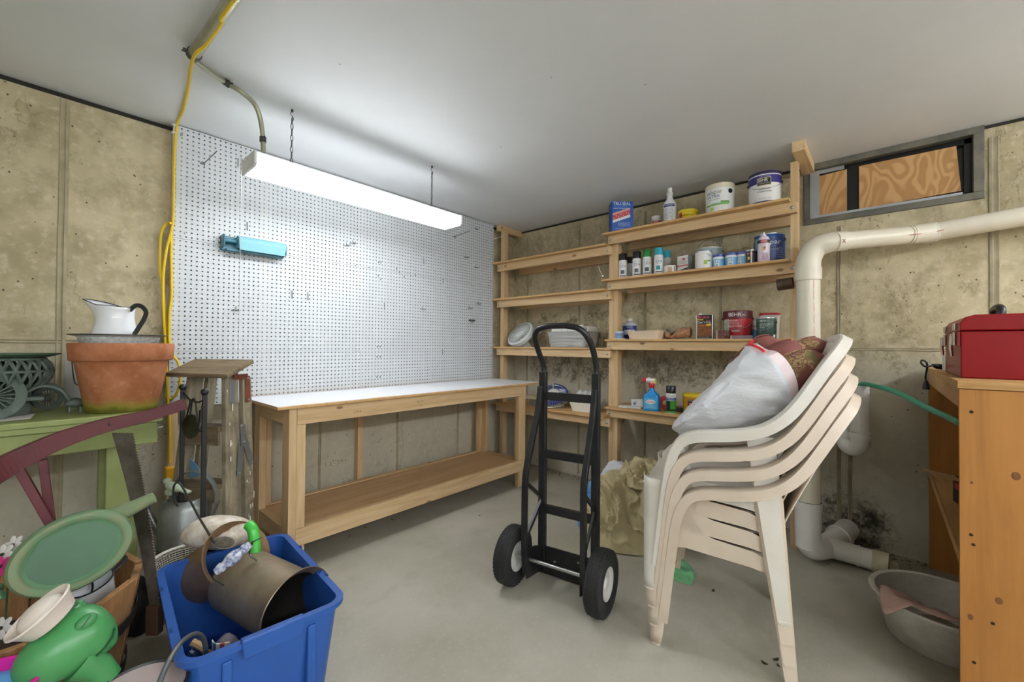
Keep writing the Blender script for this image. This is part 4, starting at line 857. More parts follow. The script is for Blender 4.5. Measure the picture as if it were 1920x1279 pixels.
for s in (-1,1):
    MB().prism([(-.017,-.014),(.017,-.014),(.02,-.01),(.02,.014),(-.02,.014),(-.02,-.01)],(s*rs,ry,.02),(1,0,0),(0,1,0),(0,0,1),1.035).build('side_rail',M_HT,ht,bevel=.003)
    b=smooth_path([(s*.147,.125,.98),(s*.148,.10,.86),(s*.150,.045,.72),(s*.151,-.005,.60),(s*.152,-.022,.52),(s*.153,-.024,.35),(s*.153,-.022,.18),(s*.152,-.01,.075)],5)
    MB().sweep(b,[(-.014,-.011),(.014,-.011),(.014,.011),(-.014,.011)],up=(0,1,0.001)).build('stair_bar',M_HT,ht,bevel=.003)
    MB().beam((s*.150,-.02,.52),(s*rs,ry-.01,.40),.018,.012,(1,0,0)).build('brace',M_HT,ht); MB().beam((s*.152,-.02,.24),(s*rs,ry-.01,.385),.02,.012,(1,0,0)).build('brace',M_HT,ht)
    MB().prism([(-.03,.06),(.15,.03),(.15,.15),(.05,.19),(-.03,.20)],(s*.138,0,0),(0,1,0),(0,0,1),(1,0,0),.005).build('axle_bracket',M_HT,ht)
    w=thing('wheel','','',(0,0,0)); bpy.data.objects.remove(w)
    cx=s*.23; R=.14; tw=.040
    prof=[(.070,-.030),(.085,-.037),(.112,-.041),(.128,-.038),(.136,-.030),(.1395,-.015),(.140,0),(.1395,.015),(.136,.030),(.128,.038),(.112,.041),(.085,.037),(.070,.030)]
    ty=MB().lathe(prof,48,(cx,0,R),(1,0,0)).build('tyre',M_TYRE,ht,smooth=True)
    gr=MB()
    for k,xo in enumerate((-.026,-.013,0,.013,.026)):
        rr=.1412 if abs(xo)<.02 else .139
        N=90; vs=[];fs=[]
        for q in range(N):
            a=2*math.pi*q/N; zz=.0022*(1 if q%2 else -1)
            for rad,dx in ((rr,-.0042),(rr,.0042),(rr-.005,.0042),(rr-.005,-.0042)): vs.append((cx+xo+dx+zz,rad*math.cos(a),R+rad*math.sin(a)))
        for q in range(N):
            for e in range(4): fs.append((q*4+e,q*4+(e+1)%4,((q+1)%N)*4+(e+1)%4,((q+1)%N)*4+e))
        gr.add(vs,fs)
    o=gr.build('tread_ribs',M_TYRE,ty); o['kind']='stuff'
    MB().lathe([(0,-.012),(.02,-.012),(.03,-.016),(.055,-.018),(.062,-.028),(.071,-.032),(.071,.032),(.062,.028),(.055,.018),(.03,.016),(.022,.03),(0,.03)] if s>0 else [(0,-.03),(.022,-.03),(.03,-.016),(.055,-.018),(.062,-.028),(.071,-.032),(.071,.032),(.062,.028),(.055,.018),(.03,.016),(.02,.012),(0,.012)],32,(cx,0,R),(1,0,0)).build('wheel_rim',M_RIM,ht,smooth=True)
for zc in (.93,.63,.345): MB().prism([(-.012,-.020),(.012,-.020),(.012,-.015),(-.006,-.012),(-.006,.012),(.012,.015),(.012,.020),(-.012,.020)],(-rs,ry-.004,zc),(0,1,0),(0,0,1),(1,0,0),2*rs).build('cross_bar',M_HT,ht)
MB().tube([(-.25,0,.14),(.25,0,.14)],.0085,10).build('axle',M_STEEL,ht,smooth=True)
MB().box(-rs-.01,rs+.01,ry-.004,ry+.004,.02,.15).build('back_plate',M_HT,ht)
for x,zz in ((-.07,.085),(.06,.115),(.11,.10)): MB().lathe([(0,.004),(.006,.003),(.007,0)],8,(x,ry-.0045,zz),(0,-1,0)).build('bolt',M_STEEL,ht)
MB().slab(lambda u,v:(-.19+.38*u,ry+.004+.20*v,.004+.0*v),3,3,(0,0,.008)).build('toe_plate',M_HT,ht)

# ================================================================== stacked plastic chairs
M_CH=[mat('resin_white','#e2ddd2',.4,var=('#d2c9ba',5,.5)),mat('resin_beige','#dccdba',.42,var=('#cab7a1',5,.5))]
CH_O=Vector((-1.318,-2.353,0)); CH_A=math.atan2(.973,-.23)
def make_chair(label,loc,m):
    t=thing('plastic_chair',label,'chair',loc,CH_A,'stacked resin armchairs')
    for s in (-1,1):
        # front leg: a plate curling round the front corner
        F=[(.190,.288),(.205,.290),(.222,.286),(.233,.272),(.236,.255)]; T=[(.140,.268),(.175,.274),(.215,.266),(.242,.235),(.252,.185)]
        def leg(u,v):
            k=v*4; i=min(3,int(k)); f=k-i
            a=(F[i][0]+(F[i+1][0]-F[i][0])*f,F[i][1]+(F[i+1][1]-F[i][1])*f); b=(T[i][0]+(T[i+1][0]-T[i][0])*f,T[i][1]+(T[i+1][1]-T[i][1])*f)
            w=u**.8; return (a[0]+(b[0]-a[0])*w,s*(a[1]+(b[1]-a[1])*w),.435*u+.006)
        o=MB().grid(leg,12,9).build('leg',m,t,smooth=True,autos=70); md=o.modifiers.new('s','SOLIDIFY'); md.thickness=.004; md.offset=-s*1.0
        MB().prism([(F[i][0],F[i][1]*s) for i in range(5)]+[(.225,.252*s),(.195,.268*s)],(0,0,0),(1,0,0),(0,1,0),(0,0,1),.012).build('foot',m,t,bevel=.003)
        # arm: front upright, arm top and the side of the back in one sweep
        pts=[(.200,.276,.10),(.186,.275,.22),(.172,.274,.34),(.160,.274,.44),(.147,.274,.52),(.128,.274,.578),(.098,.275,.622),(.055,.278,.645),(.0,.281,.656),(-.06,.283,.664),(-.12,.283,.675),(-.18,.280,.695),(-.235,.273,.735),(-.28,.262,.79),(-.325,.247,.862),(-.365,.225,.925),(-.40,.19,.972),(-.425,.13,1.002),(-.437,.06,1.014),(-.440,0,1.017)]
        sm=smooth_path(pts,3); ups=[]; sec=[]
        for i,p in enumerate(sm):
            a=sm[max(0,i-1)]; b=sm[min(len(sm)-1,i+1)]; tt=(b-a).normalized(); n=Vector((tt.z,0,-tt.x))
            if n.length<.35: n=Vector((.86,0,.5))
            n=(n.normalized()*1.0); ups.append((n.x,0,n.z))
            f=i/(len(sm)-1); w=.012+.020*min(1,f/.25); w=w if f<.62 else w*(1-.45*(f-.62)/.38); L=.036
            sd=1 if s>0 else -1
            # section in (side, up); side = t x up
            sec.append([(w,-.001),(w*.7,.004),(-w*.7,.004),(-w,-.001),(-w,-L),(-w+.004,-L),(-w+.004,-.006),(w-.004,-.006),(w-.004,-L*.45),(w,-L*.45)] if s<0 else [(-w,-.001),(-w*.7,.004),(w*.7,.004),(w,-.001),(w,-L),(w-.004,-L),(w-.004,-.006),(-w+.004,-.006),(-w+.004,-L*.45),(-w,-L*.45)])
        MB().sweep([(p.x,s*p.y,p.z) for p in sm],sec,ups=ups).build('arm',m,t,smooth=True,autos=35)
        # side skirt under the arm
        MB().prism([(.165,.55),(.135,.585),(.095,.602),(.076,.56),(.062,.505),(.035,.468),(.0,.455),(-.13,.438),(-.165,.424),(-.183,.40),(-.20,.34),(-.185,.335),(-.165,.372),(-.12,.38),(.105,.40),(.165,.39)],(0,s*.258-.002,0),(1,0,0),(0,0,1),(0,1,0),.004).build('side_skirt',m,t)
        # rear leg
        MB().slab(lambda u,v:((-.130-.098*u)+(-.092+.054*u)*v,s*(.265+.022*u-.008*v),.645*(1-u)+.004),10,4,(0,-s*.004,0)).build('leg',m,t,smooth=True); MB().prism([(-.230,.288*s),(-.268,.279*s),(-.264,.262*s),(-.228,.268*s)],(0,0,0),(1,0,0),(0,1,0),(0,0,1),.012).build('foot',m,t,bevel=.002)
        MB().slab(lambda u,v:((-.132-.098*u),s*(.262+.022*u-.022*v),.60*(1-u)+.004),8,3,(-.004,0,0)).build('leg_flange',m,t)
    MB().slab(lambda u,v:(.250-.46*u,-.235+.47*v,.425+.018*math.cos((2*v-1)*1.4)*-1+.01-(.02*max(0,1-u*9))+(.0)),14,10,(0,0,-.004)).build('seat',m,t,smooth=True)
    NU,NV=22,17; vs=[];fs=[]
    for i in range(NU):
        for j in range(NV):
            u=i/(NU-1); v=2*j/(NV-1)-1; hw=.235-.02*u; top=1.0-.09*abs(v)**3
            zz=.43+(top-.43)*u; x=-.21-.215*u**1.15+.03*(v*v); vs.append((x,v*hw,zz))
    for i in range(NU-1):
        for j in range(NV-1):
            if 9<=i<=17 and 2<=j<=13 and (i%2==1) and (j%3!=1): continue
            fs.append((i*NV+j,(i+1)*NV+j,(i+1)*NV+j+1,i*NV+j+1))
    o=MB().add(vs,fs).build('backrest',m,t,smooth=True); md=o.modifiers.new('s','SOLIDIFY'); md.thickness=.005
    return t
STK=.0712; fwd=Vector((-.23,.973,0))
ch0=make_chair('bottom chair of the beige resin stack, feet on the floor','' or CH_O,M_CH[1])
for k,lb in ((1,'second resin chair from the floor in the stack'),(2,'third resin chair from the floor in the stack'),(3,'top white resin chair of the stack carrying the plastic bag')):
    c=clone(ch0); c.location=CH_O+fwd*(.008*k)+Vector((0,0,STK*k)); c['label']=lb
    if k==3:
        for ch in c.children:
            ch.data=ch.data.copy(); ch.data.materials.clear(); ch.data.materials.append(M_CH[0])
# ---- bag of cushions on the top chair
def chair_pt(u,v,z): return CH_O+fwd*u+Vector((-.973,-.23,0))*v+Vector((0,0,z))
def bag_mat():
    t=NT('bin_bag_white'); v=t.coord('Object'); n=t.noise(t.coord('Object',(9,9,26)),1.2,5,.6,.6)
    t.bump(n,.6,.012); m=t.done(srgb('#e8eaee'),.28,0,0,.5); t.b.inputs['Subsurface Weight'].default_value=.12; t.b.inputs['Subsurface Radius'].default_value=(.03,.03,.03); return m
bag=thing('plastic_bag','white drawstring plastic bag full of cushions lying on the top chair','bag',chair_pt(-.02,0,.64))
B0=Vector(bag.location)
# axis from tip (front, low) to mouth (rear, high); radii along/perpendicular
tip=chair_pt(.185,.0,.815); mouth=chair_pt(-.212,.0,1.088); axis=(mouth-tip).normalized(); lat=Vector((-.973,-.23,0)); upv=lat.cross(axis).normalized()
if upv.z<0: upv=-upv
def bagsurf(u,v):
    a=2*math.pi*v
    def pr(tab):
        for i in range(len(tab)-1):
            if tab[i][0]<=u<=tab[i+1][0]: return tab[i][1]+(tab[i+1][1]-tab[i][1])*(u-tab[i][0])/(tab[i+1][0]-tab[i][0])
    hi=pr([(0,.006),(.05,.020),(.15,.036),(.4,.068),(.68,.104),(.9,.140),(1,.150)]); lo=pr([(0,.006),(.05,.045),(.15,.085),(.4,.125),(.68,.150),(.9,.160),(1,.165)]); wd=pr([(0,.008),(.05,.055),(.15,.105),(.4,.165),(.68,.19),(.9,.20),(1,.20)])
    c,s=math.cos(a),math.sin(a); ca=math.copysign(abs(c)**.85,c); sa=math.copysign(abs(s)**.9,s)
    p=tip+(mouth-tip)*u+lat*(wd*ca)+upv*((hi if s>0 else lo)*sa)
    nrm=(lat*ca+upv*sa)
    p+=nrm*(min(1,u*5)*(.010*fbm((u*5+ca,ca*3.0,sa*3.0),1.2,5)+.005*math.sin(a*9+u*14+3*math.sin(u*7))*u))
    if u>.93: p+=axis*(.02*math.sin(a*3+1))*(u-.93)/.07
    return p-B0
o=MB().grid(bagsurf,40,56,closev=True).build('bag_film',bag_mat(),bag,smooth=True,autos=80); md=o.modifiers.new('s','SOLIDIFY'); md.thickness=.002
m=MB(); ring=[bagsurf(1,k/56)+axis*.004 for k in range(56)]
MB().grid(lambda u,v: bagsurf(1,v)+axis*(.034*u)-((lat*math.cos(2*math.pi*v)+upv*math.sin(2*math.pi*v))*(.014*u)),4,56,closev=True).build('pink_hem',mat('hem_pink','#f0dcdd',.35),bag,smooth=True)
MB().tube([bagsurf(1,k/56)+axis*(.012+.006*math.sin(k))+ (lat*math.cos(2*math.pi*k/56)+upv*math.sin(2*math.pi*k/56))*.004 for k in range(6,22)],.0055,6).build('red_drawstring',mat('drawstring_red','#d8333c',.35),bag,smooth=True)
MB().tube([bagsurf(1,k/56)+axis*(.03)- (lat*math.cos(2*math.pi*k/56)+upv*math.sin(2*math.pi*k/56))*.008 for k in range(26,34)],.006,6).build('red_drawstring',mat('drawstring_red','#d8333c',.35),bag,smooth=True)
def cushion_mat():
    t=NT('tropical_print'); v=t.coord('Object',(1,1,1),rnd=4.0); n=t.noise(v,7,3,.5,.5)
    st=t.math('SINE',t.math('MULTIPLY',t.noise(t.coord('Object',(22,22,40),rnd=4.0),1,2,.5,1.5),40)); leaf=t.math('MULTIPLY',t.step(n,.5,.57),t.step(st,-.5,.3))
    c=t.mix(leaf,srgb('#87534d'),srgb('#b3a26e')); c=t.mix(t.math('MULTIPLY',t.step(t.noise(v,14,3),.58,.66),.6),c,srgb('#6b7344')); t.bump(t.noise(v,30,4),.2,.004); return t.done(c,.75,0,0,.2)
M_CUSH=cushion_mat()
for (px,py,dep,lng,rad,dirp,lb) in ((1440,657,1.80,.22,.068,(.75,-.75),'maroon leaf-print cushion rolled at the left of the bag mouth'),(1474,671,1.70,.26,.074,(.55,-.75),'maroon leaf-print cushion rolled in the middle of the bag mouth'),(1512,686,1.62,.24,.072,(.62,-.6),'maroon leaf-print cushion bulging at the right of the bag mouth'),(1524,658,1.76,.22,.062,(.6,-.7),'maroon leaf-print cushion showing behind the right-hand one')):
    c=Dp(px,py,dep); ax=(_r*dirp[0]-_u*dirp[1]+_f*(-.25)).normalized(); ax=(ax*.45+axis*.55).normalized()
    t=thing('cushion',lb,'cushion',c-ax*.05,0,'cushions in the plastic bag')
    side=ax.cross(Vector((0,0,1))).normalized(); upq=side.cross(ax)
    def cu(u,v,ax=ax,side=side,upq=upq,lng=lng,rad=rad,px=px):
        a=2*math.pi*v; f=2*u-1; r=rad*(max(0,1-abs(f)**3.2))**.5; r=max(r,.0005)
        r*=1+.10*math.sin(a*2+u*4+px)+.08*fbm((u*3+px,math.cos(a),math.sin(a)),1.3,3)
        return ax*(f*lng/2)+side*(r*math.cos(a))+upq*(r*math.sin(a)*1.0)
    MB().grid(cu,20,20,closev=True).build('cover',M_CUSH,t,smooth=True,autos=80)
    MB().tube([cu(.12+.80*k/20,.22)*1.02 for k in range(21)],.0032,6).build('piping',M_CUSH,t,smooth=True)
# ---- drop cloth heap and rag
def heap(name,label,cat,c,rx,ry_,h,m,seed,fold=1.0,n=64,rot=0,drape=0):
    def f(u,v):
        a=2*math.pi*v; r=u; R=1+.16*fbm((math.cos(a)*1.5+seed,math.sin(a)*1.5,seed),1,3); x=rx*r*R*math.cos(a); y=ry_*r*R*math.sin(a)
        e=max(0.0,1-r**1.9); z=h*e**.8
        k=abs(fbm((x*4+seed+z,y*4,z*1.6+seed),1.3,4)); k2=fbm((x*8,y*8+seed,z*3),1.5,4)
        ridge=(.42-k)*.20*fold+.035*k2*fold
        if drape:
            wv=1.6*fbm((x*3+seed,y*3,z*2.5),1,3); th=a*drape+wv*2.2+z*5.0
            ridge=(.055*(1-abs(math.sin(th)))**1.5+.03*(1-abs(math.sin(th*2.3+wv*4+z*17)))**2)*fold*min(1,r*3)
            ridge+=.05*fold*(1-abs(fbm((x*5+seed,y*5,z*5),1.2,3))*2)**2*max(0,1-r*1.6)+.012*k2
        d=Vector((x/rx,y/ry_,.6)).normalized()
        p=Vector((x,y,z))+d*ridge*(.25+.75*min(1,e*3)); p.z=max(.002+.006*(1-u),p.z); 
        return p
    o=MB().grid(f,n//2+8,n+16,closev=True).build(name,m,None,c,rot,smooth=True,autos=80); return tag(o,label,cat)
M_CANVAS=mat('canvas_drop_cloth','#cdbf97',.9,var=('#a79a77',4,.6),bump=(120,.15))
ca=W(1190,985,2,0)
heap('drop_cloth','crumpled tan canvas drop cloth heaped on the floor behind the chairs','cloth',(-.80,-1.72,0),.27,.31,.37,M_CANVAS,3.3,1.25,170,.4,4)
heap('rolled_drop_cloth','tan canvas lump folded on top of the drop cloth heap','cloth',(-.74,-1.76,.335),.16,.15,.10,M_CANVAS,9.1,.8,70,.2,3)
heap('white_cloth','bunched white sheet under the tan drop cloth','cloth',(-.56,-1.50,0),.20,.18,.33,mat('white_sheet','#d9dce0',.85),7.1,.7,44)
heap('blue_plastic_sheet','patch of blue plastic sheet peeking out behind the hand truck rail','plastic sheet',(-.84,-1.43,0),.10,.10,.24,mat('blue_tarp','#3f7bb5',.35,var=('#7fb4da',30,.7)),1.7,.6,36)
heap('blue_rag','small navy cloth tucked into the top of the tan drop cloth','cloth',(-.72,-1.985,.26),.07,.06,.11,mat('navy_cloth','#3d5a8c',.85),5.2,.4,30)
heap('green_rag','green knitted rag lying on the floor under the chairs','cloth',(-1.02,-2.05,0),.15,.09,.035,mat('green_knit','#6fae7d',.95,bump=(160,.6)),2.2,.25,40,.9)
# ================================================================== drain pipes
M_PVC=mat('pvc_cream','#e3dcc8',.35,var=('#d2c8b0',6,.5)); M_PVCW=mat('pvc_white','#ebe9e2',.32,var=('#d9d5c9',8,.4)); M_REDINK=ink('#b03a3a')
dp=thing('drain_pipe','cream PVC drain pipe running along the wall and down beside the shelves','pipe',(0,0,0))
V0=Vector((-.455,-2.583,0)); rv=.0565; rh=.0475
MB().tube([V0+Vector((0,0,.34)),V0+Vector((0,0,1.62))],rv,24).build('riser',M_PVC,dp,smooth=True)
h1=W(1567,453,0,-.425); h2=W(1712,440,0,-.165); h3=W(1752,435,0,-.125); h4=W(1925,405,0,-.115)
h5=h4+(h4-h3).normalized()*1.2; h5.x=-.115
el=smooth_path([V0+Vector((0,0,1.60)),V0+Vector((.0,-.004,1.68)),V0+Vector((.01,-.035,1.745)),h1+Vector((-.006,.022,-.002)),h1+(h2-h1)*.1],6)
rad=[rv+.004-(rv-rh)*i/(len(el)-1) for i in range(len(el))]
MB().tube(el,rad,24).build('elbow',M_PVC,dp,smooth=True)
MB().lathe([(rv,-.035),(rv+.007,-.035),(rv+.007,.035),(rv,.035)],24,V0+Vector((0,0,1.6))).build('collar',M_PVC,dp,smooth=True)
d1=(h2-h1).normalized(); MB().lathe([(rh,-.03),(rh+.006,-.03),(rh+.006,.03),(rh,.03)],24,h1+d1*.02,d1).build('collar',M_PVC,dp,smooth=True)
MB().tube([h1,h2],rh,24).build('run',M_PVC,dp,smooth=True)
MB().tube([h2-d1*.01,h2+(h3-h2)*.5,h3],[rh+.003]*3,24).build('coupling',M_PVC,dp,smooth=True)
d2=(h4-h3).normalized(); MB().lathe([(rh,-.032),(rh+.004,-.032),(rh+.004,.032),(rh,.032)],24,h3-d2*.02,d2).build('coupling_band',M_PVCW,dp,smooth=True)
MB().lathe([(rh,-.004),(rh+.0045,-.004),(rh+.0045,.004),(rh,.004)],24,h2-d1*.03,d1).build('coupling_band',M_PVC,dp,smooth=True)
MB().tube([h3-d2*.01,h4,h5],rh,24).build('run',M_PVC,dp,smooth=True)
# red ink marks on the pipe
for p,dd in ((h3,d2),(h2-d1*.03,d1)):
    f=(CAM-p); f=(f-dd*f.dot(dd)).normalized(); m=MB(); m.tube([p+f*(rh+.0045)-dd*.035,p+f*(rh+.0045),p+f*(rh+.0045)+dd*.03+Vector((0,0,.003))],.0016,5); m.build('ink_mark',M_REDINK,dp)
f=(CAM-h1); f=(f-d1*f.dot(d1)).normalized(); up=d1.cross(f); pX=h1+d1*.005+f*(rh+.0065)
MB().tube([pX-d1*.008-up*.01,pX+d1*.008+up*.01],.0013,5).build('ink_mark',ink('#7a3028'),dp); MB().tube([pX+d1*.008-up*.01,pX-d1*.008+up*.01],.0013,5).build('ink_mark',ink('#7a3028'),dp)
ca=to_cam_angle(V0)+.45
for k in range(9):
    m=MB(); m.add([((rv+.0006)*math.cos(ca+q)+V0.x,(rv+.0006)*math.sin(ca+q)+V0.y,zz) for q,zz in ((0,1.52-k*.065),(.06,1.52-k*.065),(.06,1.565-k*.065),(0,1.565-k*.065))],[(0,1,2,3)]); m.build('pipe_print',mat('faded_pink_print','#d79c92',.5),dp)
# foot: fitting, sweep into the wall and the cleanout branch
for z0,z1,e in ((.20,.345,.006),(.09,.20,.002),(.305,.345,.009)): MB().lathe([(rv,z0),(rv+e,z0),(rv+e,z1),(rv,z1)],24,V0).build('collar',M_PVCW,dp,smooth=True)
sw=smooth_path([V0+Vector((0,0,.24)),V0+Vector((0,0,.15)),V0+Vector((.02,-.012,.085)),V0+Vector((.10,-.05,.064)),V0+Vector((.20,-.09,.07)),V0+Vector((.36,-.13,.085)),Vector((-.012,-2.73,.09))],6)
MB().tube(sw,.060,22).build('sweep',M_PVCW,dp,smooth=True)
MB().lathe([(.06,-.02),(.068,-.02),(.068,.02),(.06,.02)],22,V0+Vector((.30,-.117,.08)),(.9,-.3,.05)).build('collar',M_PVCW,dp,smooth=True)
br0=V0+Vector((.14,-.07,.066)); brd=(W(1668,1060,2,.055)-br0).normalized(); L=(W(1668,1060,2,.055)-br0).length
MB().tube([br0,br0+brd*.12,br0+brd*(L-.07)],[.058,.052,.052],20).build('cleanout_branch',M_PVCW,dp,smooth=True)
MB().lathe([(.052,-.004),(.056,-.004),(.056,.004),(.052,.004)],20,br0+brd*.14,brd).build('coupling_band',M_PVCW,dp,smooth=True)
MB().lathe([(.05,0),(.058,0),(.058,.065),(.05,.067),(0,.067)],20,br0+brd*(L-.07),brd).build('cleanout_cap',mat('cleanout_beige','#d6ccb0',.5,var=('#a39878',12,.6)),dp,smooth=True)
MB().obox(br0+brd*(L+.016),brd,Vector((0,0,1)).cross(brd),(0,0,1),.018,.02,.02).build('cap_nut',mat('cleanout_beige2','#bfb496',.5),dp,bevel=.003)
# standpipe trap with the hose in it
tp=thing('standpipe_trap','white PVC standpipe with U-shaped trap fixed low on the wall','pipe',(0,0,0))
T0=Vector((-.20,-2.795,0)); T1=Vector((-.13,-2.722,0)); rt=.0435
m=MB().lathe([(rt-.004,.98),(rt,.98),(rt,.70),(rt-.004,.70)],22,T0); m.lathe([(rt-.004,.975),(rt-.004,.70)],22,T0); m.build('standpipe',M_PVCW,tp,smooth=True)
mid=(T0+T1)/2; hd=(T1-T0)/2; pts=[T0+Vector((0,0,.72))]+[mid-hd*math.cos(math.pi*k/12)+Vector((0,0,.665-.052*math.sin(math.pi*k/12))) for k in range(13)]+[T1+Vector((0,0,.73))]
MB().tube(pts,rt,22).build('u_bend',M_PVCW,tp,smooth=True)
for q in (T0,T1): MB().lathe([(rt,.675),(rt+.006,.675),(rt+.006,.712),(rt,.712)],22,q).build('collar',M_PVCW,tp,smooth=True)
MB().tube(smooth_path([T1+Vector((0,0,.71)),T1+Vector((0,0,.80)),T1+Vector((.03,.02,.87)),T1+Vector((.2,.06,.90))],5),rt,20).build('outlet_arm',M_PVCW,tp,smooth=True)
MB().beam(T0+Vector((.0,0,.64)),T1+Vector((0,0,.64)),.03,.02).build('web',M_PVCW,tp)
def hose_mat():
    t=NT('green_hose'); v=t.coord('Object'); n=t.n.new('ShaderNodeTexWave'); n.inputs['Scale'].default_value=34; n.inputs['Distortion'].default_value=1.0; n.bands_direction='DIAGONAL'; t.l.new(v,n.inputs['Vector'])
    return t.done(t.mix(t.step(n.outputs[1],.3,.7),srgb('#2f8f72'),srgb('#4fb496')),.4)
hs=[T0+Vector((0,0,.86)),T0+Vector((.0,0,.955)),T0+Vector((-.005,-.012,.99)),W(1640,724,0,-.28),W(1680,735,0,-.42),W(1740,765,0,-.68),W(1790,788,0,-.95),W(1815,796,0,-1.06),Vector((-1.10,-3.30,.90))]
o=MB().tube(smooth_path(hs,8),.0125,12).build('garden_hose',hose_mat(),None,smooth=True); tag(o,'green braided hose running from the standpipe into the wooden cabinet','hose')

# ================================================================== plywood cabinet with open front
M_CAB=wood('cabinet_orange','#b97f3e','#a06a2e',2,.45,False,.45,coat=.15); M_CABL=wood('cabinet_shelf','#caa06a','#b08550',0,.5,False,.6); M_EDGE=wood('ply_edge','#cda36b','#a77c48',1,.6,False,2.0)
cb=thing('cabinet','orange stained plywood cabinet with open shelves at the right edge','cabinet',(-.68,-3.30,0))
cx,cy=-.68,-3.30
def cbox(nm,x0,x1,y0,y1,z0,z1,m,bev=.001): return MB().box(x0-cx,x1-cx,y0-cy,y1-cy,z0,z1).build(nm,m,cb,bevel=bev)
yf,yb=-3.08,-3.62
cbox('side_panel',-1.318,-1.30,yb,yf,0,1.062,M_CAB); cbox('side_panel',-.07,-.052,yb,yf,0,1.055,M_CAB)
cbox('back_panel',-1.30,-.07,yb,yb+.012,0.02,1.055,M_CAB)
cbox('top_board',-1.325,-.04,yb,yf+.004,1.064,1.088,M_EDGE); cbox('top_rail',-1.299,-.07,yf-.02,yf-.001,1.00,1.062,M_CABL); 
cbox('shelf',-1.299,-.0705,yb+.014,yf-.006,.505,.523,M_CABL); cbox('shelf_edge',-1.299,-.0705,yf-.005,yf,.495,.525,M_CABL)
M_SCR=mat('cabinet_screw','#3a2e24',.4,.7)
for zz,y in ((.99,-3.107),(.975,-3.36),(.60,-3.105),(.57,-3.11),(.34,-3.15),(.20,-3.11)):
    MB().lathe([(0,.0012),(.0045,.001),(.005,0)],8,(-1.318-cx,y-cy,zz),(-1,0,0)).build('screw',M_SCR,cb)
for px,py,r_ in ((1905,893,.013),(1873,1127,.011),(1820,1157,.009),(1822,905,.005)):
    kp=W(px,py,0,-1.318); MB().lathe([(0,.0006),(r_*.7,.0006),(r_,.0002)],14,(-1.318-cx,kp.y-cy,kp.z),(-1,0,0),sy=.75).build('knot',mat('wood_knot','#6e4420',.5,var=('#8a5a2c',60,.7)),cb)
# parts box on the shelf
p=W(1782,880,0,-.62); t=thing('parts_box','open black and red cardboard box of drill parts on the cabinet shelf','box',(-.66,-3.20,.5235),.3)
tub(MB(),.13,.12,.13,.12,.11,.003,.002,n=1).build('carton',mat('carton_black','#232325',.5),t)
fpatch(t,'red_label',[(-.06,.06),(.05,.06),(.05,.085),(-.06,.085)],.0606,col('#b8343a')); fpatch(t,'white_label',[(-.06,.012),(.0,.012),(.0,.045),(-.06,.045)],.0606,WHT)
fpatch(t,'red_label',[(-.06,.06),(.05,.06),(.05,.085),(-.06,.085)],-.0606,col('#b8343a'))
m=MB(); m.slab(lambda u,v:(-.065-.09*u,-.06+.12*v,.11+.03*u),3,3,(0,0,.002)); m.build('flap',col('#b7966a',.8),t); m=MB(); m.slab(lambda u,v:(-.065+.13*v,.06+.10*u,.11+.015*u),3,3,(0,0,.002)); m.build('flap',col('#b7966a',.8),t)
for x,y,c in ((-.03,.02,'#1b1b1d'),(.03,-.02,'#2c5e9c'),(.02,.03,'#d0a02c'),(-.02,-.03,'#1b1b1d')): MB().lathe([(0,.004),(.025,.02),(.028,.07),(.018,.125),(0,.13)],10,(x,y,0)).build('tool_part',col(c,.4),t,smooth=True)
# ================================================================== red toolbox
M_RED=mat('toolbox_red','#84070f',.35,0,coat=.05,spec=.25); M_CHROME=mat('chrome','#d6d6d2',.18,1.0)
tb=thing('toolbox','glossy red metal toolbox with chrome latches on the cabinet','toolbox',(-1.125,-3.102,1.0885))
# near end faces the camera side (-x), front with the latches faces +y
Lb,Dq,Hb=.50,.24,.165
MB().box(0,Lb,-Dq,0,0,Hb).build('body',M_RED,tb,bevel=.004)
MB().prism([(.002,Hb+.0025),(.002,Hb+.030),(-.012,Hb+.050),(-.035,Hb+.058),(-Dq+.035,Hb+.058),(-Dq+.012,Hb+.050),(-Dq-.002,Hb+.03),(-Dq-.002,Hb+.0025)],(-.002,0,0),(0,1,0),(0,0,1),(1,0,0),Lb+.004).build('lid',M_RED,tb,bevel=.004)
MB().box(.0,Lb,.001,.004,Hb-.055,Hb-.001).build('front_flap',M_RED,tb,bevel=.001)
for x in (.09,Lb-.09):
    MB().box(x-.016,x+.016,.0045,.012,Hb+.006,Hb+.032).build('latch_keeper',M_CHROME,tb,bevel=.002)
    l=MB().box(x-.018,x+.018,.0045,.013,Hb-.05,Hb-.001).build('latch',M_CHROME,tb,bevel=.003); MB().tube([(x,.015,Hb-.015),(x,.017,Hb-.06),(x,.014,Hb-.09)],[.007,.006,.005],8).build('lever',M_CHROME,l,smooth=True)
MB().lathe([(0,.0015),(.022,.001),(.023,0)],18,(Lb/2,.004,Hb-.025),(0,1,0)).build('badge',mat('badge_pink','#e8c9c4',.4),tb)
MB().tube(smooth_path([(Lb*.36,-Dq/2,Hb+.058),(Lb*.38,-Dq/2,Hb+.088),(Lb*.5,-Dq/2,Hb+.096),(Lb*.62,-Dq/2,Hb+.088),(Lb*.64,-Dq/2,Hb+.058)],5),[.013]*21,10).build('handle',M_BLACK,tb,smooth=True)
